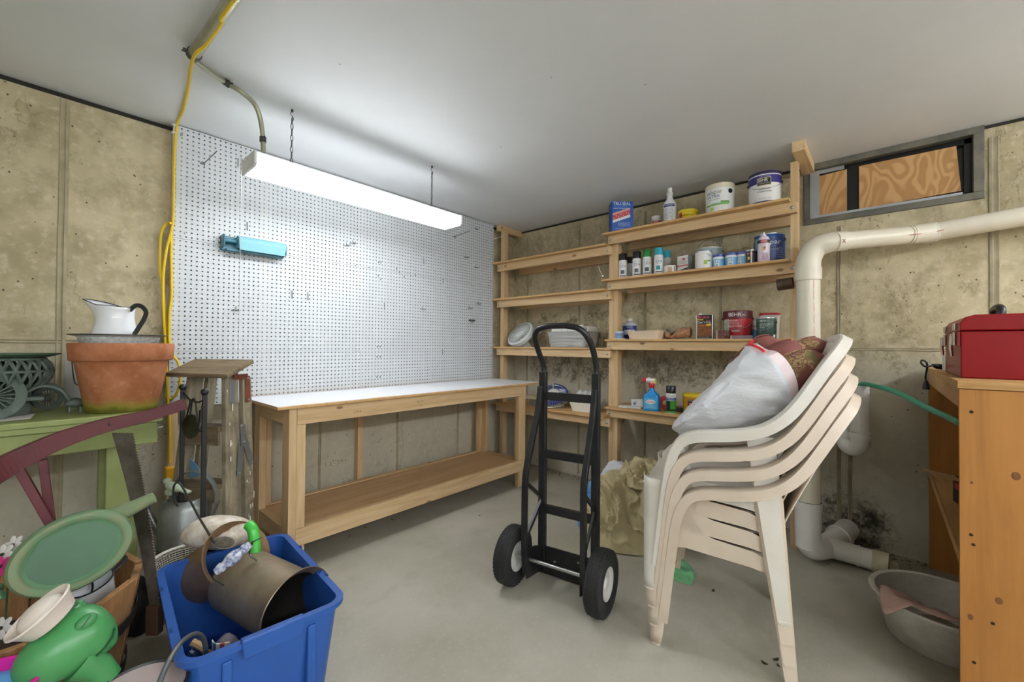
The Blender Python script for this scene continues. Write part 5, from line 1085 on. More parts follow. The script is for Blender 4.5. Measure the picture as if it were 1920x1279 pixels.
# things behind the toolbox at the far end of the cabinet top
p=Vector((-.50,-3.14,1.0885)); t=flat_item('parts_pack','clear and white blister pack leaning behind the toolbox','package',p,.5,.07,.05,.075,col('#d6d6d2',.4)); fpatch(t,'red_stripe',[(-.035,.055),(.035,.055),(.035,.062),(-.035,.062)],-.0256,col('#b8343a')); fpatch(t,'dark_print',[(-.03,.012),(.03,.012),(.03,.035),(-.03,.035)],-.0256,col('#4a4a4e'))
pk=thing('power_plug','black power plug and cord hanging over the cabinet corner','plug',(0,0,0))
M_RUB=col('#18181a',.5); q1=Vector((-.40,-3.105,1.104)); fr=Vector((-.35,-3.066,1.0))
MB().tube(smooth_path([Vector((-.52,-3.17,1.104)),q1,q1+Vector((-.03,.03,.008))],5),[.013,.013,.0135,.0135,.0135,.0135,.0135,.013,.011,.008,.006],10).build('inline_socket',M_RUB,pk,smooth=True)
MB().tube(smooth_path([q1+Vector((-.025,.025,.008)),q1+Vector((-.045,.055,.0)),q1+Vector((-.03,.07,.015)),q1+Vector((.01,.065,.03)),q1+Vector((-.035,.05,.012)),fr+Vector((0,.012,.05)),fr+Vector((0,.01,.03))],6),.0042,8).build('cord',M_RUB,pk,smooth=True)
MB().tube([fr+Vector((0,.01,.032)),fr+Vector((0,.01,.01)),fr+Vector((0,.01,-.012))],[.006,.013,.015],10).build('plug_body',M_RUB,pk,smooth=True)
for dx in (-.007,.007): MB().box(fr.x+dx-.002,fr.x+dx+.002,fr.y+.007,fr.y+.013,fr.z-.032,fr.z-.012).build('prong',M_STEEL,pk)
# ================================================================== white tub with pink towel
tubp=Vector((-.845,-3.075,0)); 
wt=thing('wash_tub','scuffed round white plastic tub on the floor against the cabinet','tub',tubp)
M_TUBW=mat('tub_scuffed_white','#e4e0d6',.5,var=('#9a9280',9,.5),bump=(20,.1))
MB().lathe([(0,0),(.165,0),(.172,.006),(.182,.05),(.186,.055),(.196,.10),(.200,.105),(.212,.16),(.228,.163),(.230,.17),(.226,.175),(.210,.172),(.196,.10),(.18,.05),(.165,.008),(0,.008)],44).build('body',M_TUBW,wt,smooth=True)
heap('debris_heap','grey litter and dust lying in the bottom of the white tub','litter',tubp+Vector((0,0,.006)),.13,.13,.05,mat('litter_grey','#8a8373',.95),6.6,.3,30)
M_TOW=mat('pink_towel','#c7a79d',.95,bump=(180,.5),var=('#b08f86',9,.5))
def towel(u,v):
    a=math.radians(118)+math.radians(118)*u; ro=.218+.05*max(0,1-abs(u-.17)/.17) ; ro=ro-.02*max(0,u-.5); ri=.07+.05*u
    r=ro+(ri-ro)*v; rim=.228
    z=.190 if r>.205 else .190-(.205-r)*.42
    if r>rim: z=.186-(r-rim)*1.6
    z+=.010*fbm((u*5,v*4,4),1.3,4)+.010*math.sin(u*13+v*3)*v
    rr=r+.008*fbm((u*6,v*3,1),1,3)
    return (rr*math.cos(a),rr*math.sin(a),max(z,.02)+.008)
o=MB().slab(towel,34,16,(0,0,.006)).build('towel',M_TOW,None,tubp,smooth=True,autos=80); tag(o,'faded pink towel draped over the rim of the white tub','towel')
# loose dirt by the wall and dry leaves on the floor
m=MB()
for k in range(420):
    y=random.uniform(-3.1,-.2); x=-abs(random.gauss(0,.07))-.005; s=random.uniform(.002,.007)
    if -2.75<y<-2.4 and random.random()<.5: x-=.25*random.random()
    m.obox((x,y,s*.3),(random.uniform(-1,1),random.uniform(-1,1),.1),(0,0,1),(1,.2,0),s,s*.35,s*.7)
o=m.build('grit',mat('grit_brown','#6f6348',.95)); tag(o,'loose dirt and grit along the foot of the right wall','dirt',kind='stuff')
LEAF=('dry leaf crumb under the middle of the chair stack','largest dry leaf crumb beside the rear chair feet','dry leaf crumb touching the rear chair feet','smallest dry leaf crumb by the rear chair feet','dry leaf crumb below the left half of the bench shelf','dry leaf crumb left of the bench shelf middle','dry leaf crumb near the hand truck on the bench side','dry leaf crumb nearest the blue bin','dry leaf crumb under the bench rail','tiny dry crumb beside the front chair feet')
M_LEAF=mat('dry_leaf','#3b2e20',.9)
for k,(px,py,s) in enumerate(((1337,1109,.012),(1434,1245,.012),(1455,1238,.012),(1460,1250,.008),(736,975,.010),(684,990,.008),(900,968,.008),(655,1006,.008),(846,958,.007),(1243,1173,.006))):
    p=W(px,py,2,.0); o=MB().slab(lambda u,v:((u-.5)*2*s,(v-.5)*1.2*s*(1-abs(2*u-1)*.6),.0015+.004*(2*u-1)**2),5,4,(0,0,.0008)).build('dry_leaf',M_LEAF,None,p,k*1.3)
    tag(o,LEAF[k],'leaf','dry leaf fragments on the floor')
# ================================================================== green table and what stands on it
M_GRN=mat('table_green_paint','#9ca668',.45,var=('#7b8748',6,.7),bump=(25,.1)); TBZ=.90
tb0=Vector((-3.5,-.35,0)); gt=thing('green_table','worn green painted table against the left wall','table',tb0)
def gbox(nm,x0,x1,y0,y1,z0,z1,bev=.004): return MB().box(x0-tb0.x,x1-tb0.x,y0-tb0.y,y1-tb0.y,z0,z1).build(nm,M_GRN,gt,bevel=bev)
gbox('table_top',-4.15,-2.925,-.60,-.10,TBZ-.022,TBZ); gbox('edge_lip',-4.13,-2.94,-.592,-.58,TBZ-.045,TBZ-.0225)
gbox('apron',-4.1,-2.955,-.575,-.54,TBZ-.135,TBZ-.046); gbox('apron',-4.1,-2.955,-.16,-.125,TBZ-.135,TBZ-.046)
for x in (-3.11,-4.05):
    for y in (-.538,-.205): gbox('leg',x,x+.10,y,y+.044,0,TBZ-.024); 
    gbox('leg_stretcher',x+.03,x+.07,-.492,-.207,.25,.31)
MB().tube([(-2.955-tb0.x,-.557-tb0.y,TBZ-.075),(-2.935-tb0.x,-.557-tb0.y,TBZ-.075)],.006,8).build('bolt_end',M_STEEL,gt)
# terracotta pot
def pot_mat():
    t=NT('terracotta_moss'); v=t.coord('Object'); x,y,z=t.sep(v); n=t.noise(v,9,6,.65); n2=t.noise(v,30,5,.6)
    c=t.mix(t.step(n,.35,.65),srgb('#b67a58'),srgb('#a06340')); c=t.mix(t.math('MULTIPLY',t.step(n2,.55,.7),.35),c,srgb('#d79c74'))
    k=t.math('ADD',z,t.math('MULTIPLY',n,.09)); c=t.mix(t.step(k,.115,.055),c,srgb('#8f8a34')); c=t.mix(t.math('MULTIPLY',t.step(k,.075,.05),.8),c,srgb('#55571f')); t.bump(n2,.25,.004); return t.done(c,.8,0,0,.25)
PC=Vector((-3.053,-.438,TBZ))
pt=thing('flower_pot','large mossy terracotta flower pot on the green table','pot',PC)
MB().lathe([(0,0),(.112,0),(.117,.006),(.151,.208),(.152,.212),(.163,.214),(.168,.220),(.172,.280),(.168,.288),(.158,.288),(.152,.225),(.10,.012),(0,.012)],48).build('body',pot_mat(),pt,smooth=True)
M_ENAM=mat('white_enamel','#eef0f2',.16,coat=.5); M_ENR=mat('enamel_dark_rim','#2a2c2e',.3)
BZ=TBZ+.2885; bs=thing('enamel_basin','shallow white enamel basin resting on the terracotta pot','basin',PC+Vector((-.012,.0,BZ-TBZ-.025)))
MB().lathe([(0,0),(.108,0),(.122,.010),(.132,.050),(.158,.058),(.158,.060),(.130,.053),(.118,.013),(0,.003)],44).build('bowl',mat('speckled_enamel','#dcdfdd',.25,var=('#6f7370',70,.55)),bs,smooth=True)
MB().tube([(.158*math.cos(2*math.pi*k/44),.158*math.sin(2*math.pi*k/44),.059) for k in range(44)],.0022,6,closed=True).build('rim',M_ENR,bs,smooth=True)
pz=BZ-.021; PJC=PC+Vector((-.028,0,pz-TBZ)); jg=thing('enamel_pitcher','white enamel pitcher with dark handle standing in the basin','pitcher',PJC)
spd=-_r.copy(); spd.z=0; spd.normalize()
def pitch(u,v):
    prof=[(0,.072),(.05,.079),(.3,.074),(.55,.064),(.75,.059),(.9,.060),(1,.063)]
    for i in range(6):
        if prof[i][0]<=u<=prof[i+1][0]:
            f=(u-prof[i][0])/(prof[i+1][0]-prof[i][0]); r=prof[i][1]+(prof[i+1][1]-prof[i][1])*f; break
    a=2*math.pi*v; d=Vector((math.cos(a),math.sin(a),0)); k=max(0,d.dot(spd)); e=max(0,(u-.6)/.4)
    z=.178*u+ (.030*k**3)*e - .006*e*max(0,-d.dot(spd)) ; r=r+.052*(k**6)*e**1.4+.012*k**2*e
    return d*r+Vector((0,0,z))
o=MB().grid(pitch,18,40,closev=True).build('body',M_ENAM,jg,smooth=True,autos=80); md=o.modifiers.new('s','SOLIDIFY'); md.thickness=.002
MB().lathe([(0,.001),(.072,.001)],30).build('base',M_ENAM,jg)
MB().tube([pitch(1,k/40) for k in range(40)],.0022,6,closed=True).build('rim',M_ENR,jg,smooth=True)
h=-spd; MB().sweep(smooth_path([h*.060+Vector((0,0,.162)),h*.085+Vector((0,0,.182)),h*.112+Vector((0,0,.178)),h*.130+Vector((0,0,.155)),h*.122+Vector((0,0,.125)),h*.095+Vector((0,0,.08)),h*.073+Vector((0,0,.045))],5),[(-.009,-.0015),(.009,-.0015),(.009,.0025),(-.009,.0025)],up=(-h.y,h.x,.01)).build('handle',M_ENR,jg,smooth=True)
# black enamel lantern/canister with wire handle behind the pot
q=Vector((-3.115,-.19,TBZ)); t=thing('lantern','dark glass canister with a bent wire handle behind the terracotta pot','lantern',q)
MB().lathe([(0,0),(.05,0),(.052,.006),(.04,.02),(.045,.045),(.052,.10),(.050,.19),(.036,.225),(.03,.24),(0,.24)],22).build('body',mat('black_glass','#14161c',.08,coat=.5),t,smooth=True)
MB().lathe([(.0,.24),(.03,.24),(.032,.25),(.02,.262),(0,.264)],18).build('cap',M_DARKSTEEL,t,smooth=True)
MB().tube(smooth_path([(-.03,.0,.245),(-.075,-.005,.25),(-.085,-.008,.235),(-.08,-.01,.15),(-.072,-.01,.105),(-.05,-.005,.095),(-.045,0,.09)],5),.0022,6).build('wire_handle',M_DARKSTEEL,t,smooth=True)
MB().obox((-.045,.10,.12),(1,.15,0),(-.15,1,0),(0,0,1),.06,.003,.12).build('backing_sheet',mat('grey_sheet','#b3b1a8',.6),t)
# cast iron carriage planter
M_IRON=mat('cast_iron_green','#626f65',.6,.15,var=('#424f45',16,.7),bump=(40,.2)); KC=Vector((-3.39,-.315,TBZ))
ck=thing('carriage_planter','green cast iron carriage planter with spoked wheels and lattice urn','planter',KC)
def disc_wheel(c,ax,r,nm='wheel'):
    Q=Matrix.Translation(c)@Vector((0,0,1)).rotation_difference(Vector(ax).normalized()).to_matrix().to_4x4()
    w=MB().lathe([(r*.66,-.004),(r*.96,-.004),(r,-.006),(r,.006),(r*.96,.004),(r*.66,.004),(r*.66,-.004)],40).xf(Q).build(nm,M_IRON,ck,smooth=True,autos=30)
    MB().lathe([(0,-.006),(r*.2,-.006),(r*.24,0),(r*.2,.007),(0,.009)],18).xf(Q).build('hub',M_IRON,w,smooth=True)
    for k in range(20):
        a=2*math.pi*k/20; d=Vector((math.cos(a),math.sin(a),0)); MB().obox(d*r*.44,d,(-d.y,d.x,0),(0,0,1),r*.24,r*.022,.003).xf(Q).build('spoke',M_IRON,w)
wr=.088
disc_wheel(Vector((-.02,-.13,wr)),(.25,-1,0),wr); disc_wheel(Vector((.02,.09,wr)),(.25,-1,0),wr); disc_wheel(Vector((.12,.08,.052)),(.3,-1,0),.05)
UC=Vector((.02,-.02,0))
prof=[(.062,.10),(.085,.112),(.108,.145),(.113,.175),(.105,.205),(.092,.22)]
m=MB(); N=22
def up_(i,a): 
    k=i*(len(prof)-1); j=min(len(prof)-2,int(k)); f=k-j; r=prof[j][0]+(prof[j+1][0]-prof[j][0])*f; z=prof[j][1]+(prof[j+1][1]-prof[j][1])*f; return Vector((r*math.cos(a),r*math.sin(a),z))+UC
for k in range(N):
    for s in (1,-1): m.tube([up_(i/10,2*math.pi*(k+s*1.6*i/10)/N) for i in range(11)],.0062,6)
o=m.build('lattice_bowl',M_IRON,ck,smooth=True); o['kind']='stuff'
for r,z in ((.062,.10),(.113,.175),(.092,.222)): MB().tube([UC+Vector((r*math.cos(2*math.pi*k/36),r*math.sin(2*math.pi*k/36),z)) for k in range(36)],.006,6,closed=True).build('bowl_ring',M_IRON,ck,smooth=True)
MB().lathe([(.0,.11),(.058,.11),(.08,.13),(.10,.16),(.103,.175),(.095,.2),(.0,.2)],26,UC).build('liner',mat('planter_inside','#1c231e',.8),ck,smooth=True)
MB().lathe([(.055,.0),(.06,.02),(.05,.05),(.062,.1),(.09,.222),(0,.222)][:4],24,UC+Vector((0,0,.005))).build('pedestal',M_IRON,ck,smooth=True)
MB().box(-.06,.11,-.1,.06,.06,.075).build('axle_plate',M_IRON,ck,bevel=.003)
for y in (-.10,.05): MB().tube(smooth_path([(.05,y,.085),(.10,y,.115),(.15,y,.10),(.175,y,.06),(.185,y*.8,.03)],5),.006,6).build('shaft',M_IRON,ck,smooth=True)
for y in (-.09,-.02):
    hb=MB().ball((.195,y,.038),.022,12,8,(1.3,.7,.8)).build('horse_body',M_IRON,ck,smooth=True)
    for dx in (-.016,.016): MB().tube([(.195+dx,y,.03),(.195+dx,y,.002)],.005,6).build('horse_leg',M_IRON,hb)
t=thing('saucer_plate','flat dark green saucer lying on the lattice urn','saucer',KC+UC+Vector((0,0,.229))); MB().lathe([(0,0),(.10,0),(.135,.012),(.137,.016),(.10,.006),(0,.006)],36).build('dish',mat('saucer_green','#557058',.6,.2,var=('#3c4f40',12,.6)),t,smooth=True)
# lined paper
p=W(25,783,2,TBZ); o=MB().slab(lambda u,v:(-3.43+.115*u+.012*v,-.50+.16*v,TBZ+.0008),2,2,(0,0,.001)).build('paper_sheet',mat('lined_paper','#e9e6e2',.8)); tag(o,'white lined paper lying on the green table under the carriage wheel','paper')
# ================================================================== red beam, saw
M_REDW=mat('barn_red_wood','#60252b',.55,var=('#481d22',9,.6),bump=(18,.2))
rb=thing('wheelbarrow_handle','curved old red wooden handle beam with two struts in front of the table','handle',(0,0,0))
bp=[Dp(-60,918,1.20),Dp(0,880,1.27),Dp(60,849,1.33),Dp(125,821,1.39),Dp(200,797,1.46),Dp(280,779,1.54),Dp(348,757,1.62)]
sp=smooth_path(bp,6); hh=[.036-.017*min(1,i/(len(sp)-1)*1.15) for i in range(len(sp))]
MB().sweep(sp,[[(-.016,-h_),(.016,-h_),(.016,h_),(-.016,h_)] for h_ in hh]).build('beam',M_REDW,rb,bevel=.002)
MB().beam(Dp(35,878,1.305),Dp(100,992,1.345),.022,.026,(0,1,.2)).build('strut',M_REDW,rb,bevel=.002); MB().beam(Dp(80,862,1.345),Dp(97,990,1.36),.022,.026,(0,1,.2)).build('strut',M_REDW,rb,bevel=.002)
MB().lathe([(0,.003),(.006,.002),(.007,0)],8,sp[25]-_f*.02,-_f).build('bolt',M_DARKSTEEL,rb)
M_SAW=mat('rusty_saw_steel','#7a756a',.55,.6,var=('#4a3f33',14,.8))
sw=thing('crosscut_saw','long rusty crosscut saw hanging behind the red beam with its teeth to the right','saw',(0,0,0))
top=Dp(228,812,1.50); mid=Dp(254,920,1.50); bot=Dp(276,1040,1.49); low=Dp(290,1145,1.47)
cl=smooth_path([top,mid,bot,low],44); n=len(cl); vs=[]; fs=[]; sdv=_r
for i,p in enumerate(cl):
    f=i/(n-1); w=.035-.019*f; tooth=.006 if i%2 else 0
    vs+=[p-sdv*w,p+sdv*(w+tooth),p-sdv*w+_f*.003,p+sdv*(w+tooth)+_f*.003]
for i in range(n-1):
    a=i*4; b=a+4; fs+=[(a,a+1,b+1,b),(a+2,b+2,b+3,a+3),(a,b,b+2,a+2),(a+1,a+3,b+3,b+1)]
fs+=[(0,2,3,1),((n-1)*4,(n-1)*4+1,(n-1)*4+3,(n-1)*4+2)]
MB().add(vs,fs).build('blade',M_SAW,sw)
MB().obox(low+Vector((0,0,-.03)),_r,_f,(0,0,1),.022,.014,.05).build('wood_grip',mat('grip_wood','#5b4330',.7),sw,bevel=.004)
# ================================================================== half barrel planter and its contents
BC=Vector((-3.37,-.885,0)); bl=thing('barrel_planter','wooden stave tub filled with garden bits at the left edge','barrel',BC)
M_STAVE=wood('barrel_stave','#bb8e60','#966b42',2,.7,True,.8,'#5d4630',.5); NS=14; RT,RB,BH=.335,.275,.40
for k in range(NS):
    a0=2*math.pi*(k+.02)/NS; a1=2*math.pi*(k+.98)/NS; vs=[]
    for r,zz in ((RB,0),(RT,BH+.008*math.sin(k*2.3))):
        for rr in (r,r-.022):
            for a in (a0,a1): vs.append((rr*math.cos(a),rr*math.sin(a),zz))
    MB().add(vs,[(0,1,5,4),(2,6,7,3),(0,4,6,2),(1,3,7,5),(4,5,7,6),(0,2,3,1)]).build('stave',M_STAVE,bl,bevel=.002)
for zz in (.10,.27):
    r=(RB+(RT-RB)*zz/BH)+.0025; MB().lathe([(r,zz-.018),(r+.0015,zz-.018),(r+.009*.4,zz+.018),(r+.001,zz+.018)],NS*3).build('hoop',mat('hoop_iron','#3b3a38',.6,.6,var=('#5b4a3a',20,.6)),bl)
MB().lathe([(0,.20),(.28,.20),(.28,.21),(0,.21)],28).build('soil',mat('potting_soil','#3a2f26',.95,bump=(60,.5)),bl)
def can_frame(c,e1,n):
    e1=Vector(e1).normalized(); n=Vector(n); n=(n-e1*n.dot(e1)).normalized(); e2=n.cross(e1); return Matrix(((e1.x,e2.x,n.x,c[0]),(e1.y,e2.y,n.y,c[1]),(e1.z,e2.z,n.z,c[2]),(0,0,0,1)))
M_GCAN=mat('sage_plastic','#6f9d76',.5,var=('#537a56',4,.6),bump=(60,.06)); M_DUST=mat('sage_plastic_dusty','#6f8f6c',.75,var=('#8a8a66',16,.8))
vd=ray(135,1040).normalized(); cc=Dp(140,1036,1.26)
wc=thing('green_watering_can','green plastic watering can tipped over with its oval base facing out','watering can',cc)
ed=_r*.90+_u*.44; ed=ed-vd*ed.dot(vd)
Fm=can_frame((0,0,0),ed,-vd-_r*.24-_u*.20)
A_,B_=.138,.108
def oval(r,z,n=44): return [Vector((A_*r*math.cos(2*math.pi*k/n),B_*r*math.sin(2*math.pi*k/n),z)) for k in range(n)]
def loft(rings): 
    m=MB(); n=len(rings[0]); vs=[p for r in rings for p in r]; fs=[]
    for i in range(len(rings)-1):
        for k in range(n): fs.append((i*n+k,i*n+(k+1)%n,(i+1)*n+(k+1)%n,(i+1)*n+k))
    fs.append(tuple(range(n))); fs.append(tuple((len(rings)-1)*n+k for k in range(n-1,-1,-1))); return m.add(vs,fs)
loft([oval(.70,-.012),oval(.74,-.010),oval(.80,.002),oval(.88,.006),oval(.95,.003),oval(1.0,-.012),oval(1.02,-.06),oval(1.0,-.12),oval(.90,-.19),oval(.6,-.215)]).xf(Fm).build('body',M_GCAN,wc,smooth=True,autos=60)
rgm=MB(); rg=[(.78,-.001),(.81,.0045),(.88,.0075),(.95,.0045),(.99,-.008)]; N_=44; vs=[p for r_,z_ in rg for p in oval(r_,z_+.0006,N_)]
rgm.add(vs,[(i*N_+k,i*N_+(k+1)%N_,(i+1)*N_+(k+1)%N_,(i+1)*N_+k) for i in range(4) for k in range(N_)]); rgm.xf(Fm).build('foot_rim',M_DUST,wc,smooth=True)
loft([oval(.72,-.0118),oval(.71,-.0105)]).xf(Fm).build('base_panel',mat('sage_plastic_dark','#4f7557',.55,var=('#41604a',6,.6)),wc)
MB().tube([Vector((.085,.04,-.08)),Vector((.12,.045,-.045)),Vector((.17,.048,-.02)),Vector((.212,.05,-.005))],[.038,.028,.021,.018],14).xf(Fm).build('spout',M_DUST,wc,smooth=True)
MB().tube(smooth_path([Vector((-.15,-.02,-.03)),Vector((-.20,-.02,-.05)),Vector((-.22,-.02,-.10)),Vector((-.16,-.01,-.17))],5),.013,10).xf(Fm).build('handle',M_GCAN,wc,smooth=True)
# frog-shaped can
M_FROG=mat('frog_green_plastic','#4f9a5b',.32,var=('#3c8049',3,.6)); M_CRM=mat('cream_plastic','#f0ebdc',.35,var=('#e8cfc6',5,.6))
fc=Dp(122,1212,1.06); fg=thing('frog_watering_can','green frog-shaped plastic watering can with cream collar','watering can',fc)
vd=ray(128,1215).normalized(); ed=_r*.80+_u*.60; ed=ed-vd*ed.dot(vd)
Fm=can_frame((0,0,0),ed,-vd)
def blob(u,v):
    a=2*math.pi*v; th=math.pi*u; x=-math.cos(th); s=math.sin(th)
    r=.088*s**.8*(1+.10*x)
    X=x*.115; p=Vector((X,r*math.cos(a)*1.0,r*math.sin(a)*.85))
    if x>.35: p.y*=1.08; 
    mouth=math.exp(-((p.x-.075)/.03)**2)*math.exp(-((a-math.pi*1.15)/.8)**2); p+=Vector((.010,-.016,.01))*mouth
    return p
FmS=Fm@Matrix.Scale(.80,4)
MB().grid(blob,26,36,closev=True).xf(FmS).build('body',M_FROG,fg,smooth=True,autos=80)
for y,z in ((.022,.066),(.082,.012)):
    e=MB().ball((.062,y,z),.026,16,10,(1.1,.8,.55)).xf(FmS).build('eye',M_FROG,fg,smooth=True); MB().obox((.062,y,z+.0145),(1,.5,0),(-.5,1,0),(0,0,1),.018,.0018,.0015).xf(FmS).build('eye_slit',mat('frog_slit','#1d4a26',.5),e)
MB().tube([(.10,-.05,.035),(.085,-.068,.045),(.06,-.08,.04),(.03,-.085,.03)],.0035,6).xf(FmS).build('mouth_line',mat('frog_slit','#1d4a26',.5),fg)
MB().tube([(.0,-.07,.0),(.02,-.12,-.01),(.02,-.17,-.02)],[.05,.042,.038],14).xf(FmS).build('foot_leg',M_FROG,fg,smooth=True)
cc=Dp(76,1150,1.03)-fc; Cm=can_frame(cc,_r*.86+_u*.5,-ray(72,1150).normalized()*.62+_u*.72-_r*.28)
MB().lathe([(.045,-.035),(.052,-.032),(.066,.0),(.072,.006),(.070,.010),(.058,.002),(.050,-.010),(.0,-.012)],36,sx=1.0,sy=.92).xf(Cm).build('collar',M_CRM,fg,smooth=True)
MB().ball((0,0,-.004),.050,22,12,(1,.9,.62)).xf(Cm).build('dome',M_CRM,fg,smooth=True)
# enamelware inside the tub
q=Dp(172,1105,1.42); t=thing('enamel_mug','white enamel mug with black rim and handle inside the stave tub','mug',q)
Em=can_frame((0,0,0),_r,-ray(170,1105).normalized()*.5+Vector((0,0,.8)))
MB().lathe([(.05,-.05),(.062,.03),(.060,.03),(.048,-.046),(0,-.046)],28).xf(Em).build('body',M_ENAM,t,smooth=True); MB().tube([(.061*math.cos(2*math.pi*k/30),.061*math.sin(2*math.pi*k/30),.03) for k in range(30)],.0028,6,closed=True).xf(Em).build('rim',M_ENR,t,smooth=True)
MB().tube(smooth_path([(.03,.052,.02),(.04,.095,.03),(.0,.115,.03),(-.035,.09,.02),(-.03,.053,.01)],5),.0065,8).xf(Em).build('handle',M_ENR,t,smooth=True)
q=Dp(140,1110,1.36); t=thing('enamel_ladle_cup','small printed enamel scoop leaning beside the mug in the stave tub','scoop',q); Em2=can_frame((0,0,0),_r*.5+_u*.86,-ray(150,1110).normalized())
MB().lathe([(0,-.012),(.03,-.01),(.042,.006),(.040,.006),(.028,-.008),(0,-.009)],24,sx=1.5).xf(Em2).build('bowl',M_ENAM,t,smooth=True); MB().tube([(.063*math.cos(2*math.pi*k/30),.042*math.sin(2*math.pi*k/30),.006) for k in range(30)],.003,6,closed=True).xf(Em2).build('rim',M_ENR,t,smooth=True)
# artificial flowers
def flower(c,r,mt,label,n=6):
    t=thing('silk_flower',label,'flower',c,0,'silk flowers in the stave tub')
    vd=-ray(20,1030).normalized(); Q=can_frame((0,0,0),_r,vd)
    for k in range(n):
        a=2*math.pi*k/n; d=Vector((math.cos(a),math.sin(a),0)); m=MB().ball((0,0,0),r*.5,8,6,(1,.62,.16)); m.xf(Matrix.Translation(d*r*.55)@Matrix.Rotation(a,4,'Z')); m.xf(Q).build('petal',mt,t,smooth=True)
    MB().ball((0,0,r*.1),r*.18,8,6).xf(Q).build('centre',mat('flower_centre','#3a3a2c',.7),t,smooth=True)
    MB().tube([Vector((0,0,0))-vd*.005,Vector((-.01,.02,-.10)),Vector((-.015,.03,-.27))],.003,5).build('stem',mat('stem_green','#4d7045',.6),t)
M_PW=mat('petal_white','#e9e6e0',.6); M_PM=mat('petal_magenta','#c02a78',.6)
flower(Dp(25,1022,1.36),.030,M_PW,'white silk blossom nearest the green watering can'); flower(Dp(6,1040,1.33),.032,M_PW,'white silk blossom at the photo edge above the magenta one'); flower(Dp(2,1062,1.3),.030,M_PM,'magenta silk blossom at the left photo edge')
flower(Dp(3,1178,1.2),.03,M_PW,'wilted white silk blossom low in the stave tub')
# magenta pail and lidded bucket at the bottom edge
rim=W(-18,1240,2,.40); t=thing('magenta_pail','bright magenta plastic pail at the lower left corner','pail',(rim.x-.015,rim.y-.105,0))
MB().lathe([(0,0),(.075,0),(.10,.385),(.108,.388),(.110,.395),(.106,.40),(.098,.398),(.074,.01),(0,.01)],36).build('body',mat('magenta_plastic','#e01ea0',.3),t,smooth=True)
MB().lathe([(0,.36),(.096,.36),(.096,.372),(0,.372)],30).build('blue_toy',mat('blue_toy_plastic','#5cb4ea',.35),t)
rim=W(258,1246,2,.325); bc=Vector((rim.x-.012,rim.y-.105,0)); t=thing('round_bucket','grey bucket with pale mauve lid and dark rim in front of the blue bin','bucket',bc)
MB().lathe([(0,0),(.078,0),(.100,.31),(.105,.317),(.105,.323),(.100,.325),(.095,.317),(0,.313)],40).build('body',mat('bucket_dark_rim','#26252a',.4),t,smooth=True); MB().lathe([(0,.3155),(.096,.3155),(.096,.320),(0,.321)],40).build('lid',mat('lid_mauve','#b6a5a0',.5),t,smooth=True)
hp=[Dp(285,1330,.96)-bc,Dp(305,1265,1.02)-bc,Dp(335,1210,1.10)-bc,Dp(365,1189,1.18)-bc,Dp(382,1200,1.22)-bc,Dp(388,1236,1.24)-bc]
MB().tube(smooth_path(hp,7),.0065,10).build('bail_handle',mat('handle_grey','#6b6f6e',.45,.5),t,smooth=True)
# ================================================================== blue recycling bin and contents
BN=Vector((-2.807,-1.243,0)); rb_=-.075; M_BLUE=mat('bin_blue','#2a5aa8',.34,var=('#234c92',3,.5))
bn=thing('recycling_bin','blue plastic recycling bin full of metal pails in front of the workbench','bin',BN,rb_)
tub(MB(),.34,.56,.405,.645,.362,.045,.004,.018,n=6).build('shell',M_BLUE,bn,smooth=True,autos=32)
MB().prism([(-.075,.318),(.075,.318),(.082,.372),(-.082,.372)],(0,-.347,0),(1,0,0),(0,0,1),(0,1,0),.022).build('label_plate',M_BLUE,bn,bevel=.004)
for x in (-.11,.11): MB().box(x-.012,x+.012,-.325,-.305,.03,.32).build('rib',M_BLUE,bn,bevel=.004)
for s in (-1,1):
    for y in (-.14,.14): MB().prism([(-.012,0),(.012,0),(.012,.006),(-.012,.006)],(s*.217,y-.0,.3615),(0,1,0),(1,0,0),(0,0,1),.004).build('peg',mat('bin_peg','#1d3f7c',.4),bn)
def brass(nm,c1,c2,rough=.32): return mat(nm,c1,.42,.55,var=(c2,5,.8),bump=(12,.06))
M_BR1=brass('aged_pewter_brass','#a3957f','#75644e'); M_BR2=brass('aged_copper','#a58562','#7a5e42')
def pail(name,label,base,open_,r0,r1,mt,foot=True):
    base,open_=Vector(base),Vector(open_); ax=(open_-base); L=ax.length; t=thing(name,label,'pail',base); 
    MB().lathe([(0,0),(r0*.95,0),(r0,.006),(r0+(r1-r0)*.55,L*.55),(r1*.985,L*.93),(r1*1.20,L),(r1*1.18,L+.003),(r1*.96,L*.93),(r0*.93,.012),(0,.012)],44,(0,0,0),ax).build('body',mt,t,smooth=True); MB().lathe([(r1*1.0,L*.945),(r1*.95,L*.90),(r0*.92,.014),(0,.014)],44,(0,0,0),ax).build('inside',mat('pail_dark_inside','#1d1813',.7),t,smooth=True); return t  # inside surface is one dark colour
t=pail('brass_pail','dented brass pail lying in the blue bin with a blue and white porcelain grip',Dp(447,1084,1.60),Dp(557,1142,1.45),.110,.114,M_BR1)
b0=Vector(t.location); g0=Dp(403,1074,1.45)-b0; g1=Dp(470,1020,1.51)-b0; gd=(g1-g0); gl=gd.length
M_PORC=mat('delft_porcelain','#eef0f2',.2,var=('#2f4a9c',75,1.0),coat=.4)
MB().lathe([(0,0),(0.0125,.002),(0.0150,gl*.1),(0.0175,gl*.18),(0.0137,gl*.26),(0.0219,gl*.4),(0.0231,gl*.5),(0.0219,gl*.6),(0.0137,gl*.74),(0.0175,gl*.82),(0.0150,gl*.9),(0.0125,gl*.99),(0,gl)],18,g0,gd).build('porcelain_grip',M_PORC,t,smooth=True)
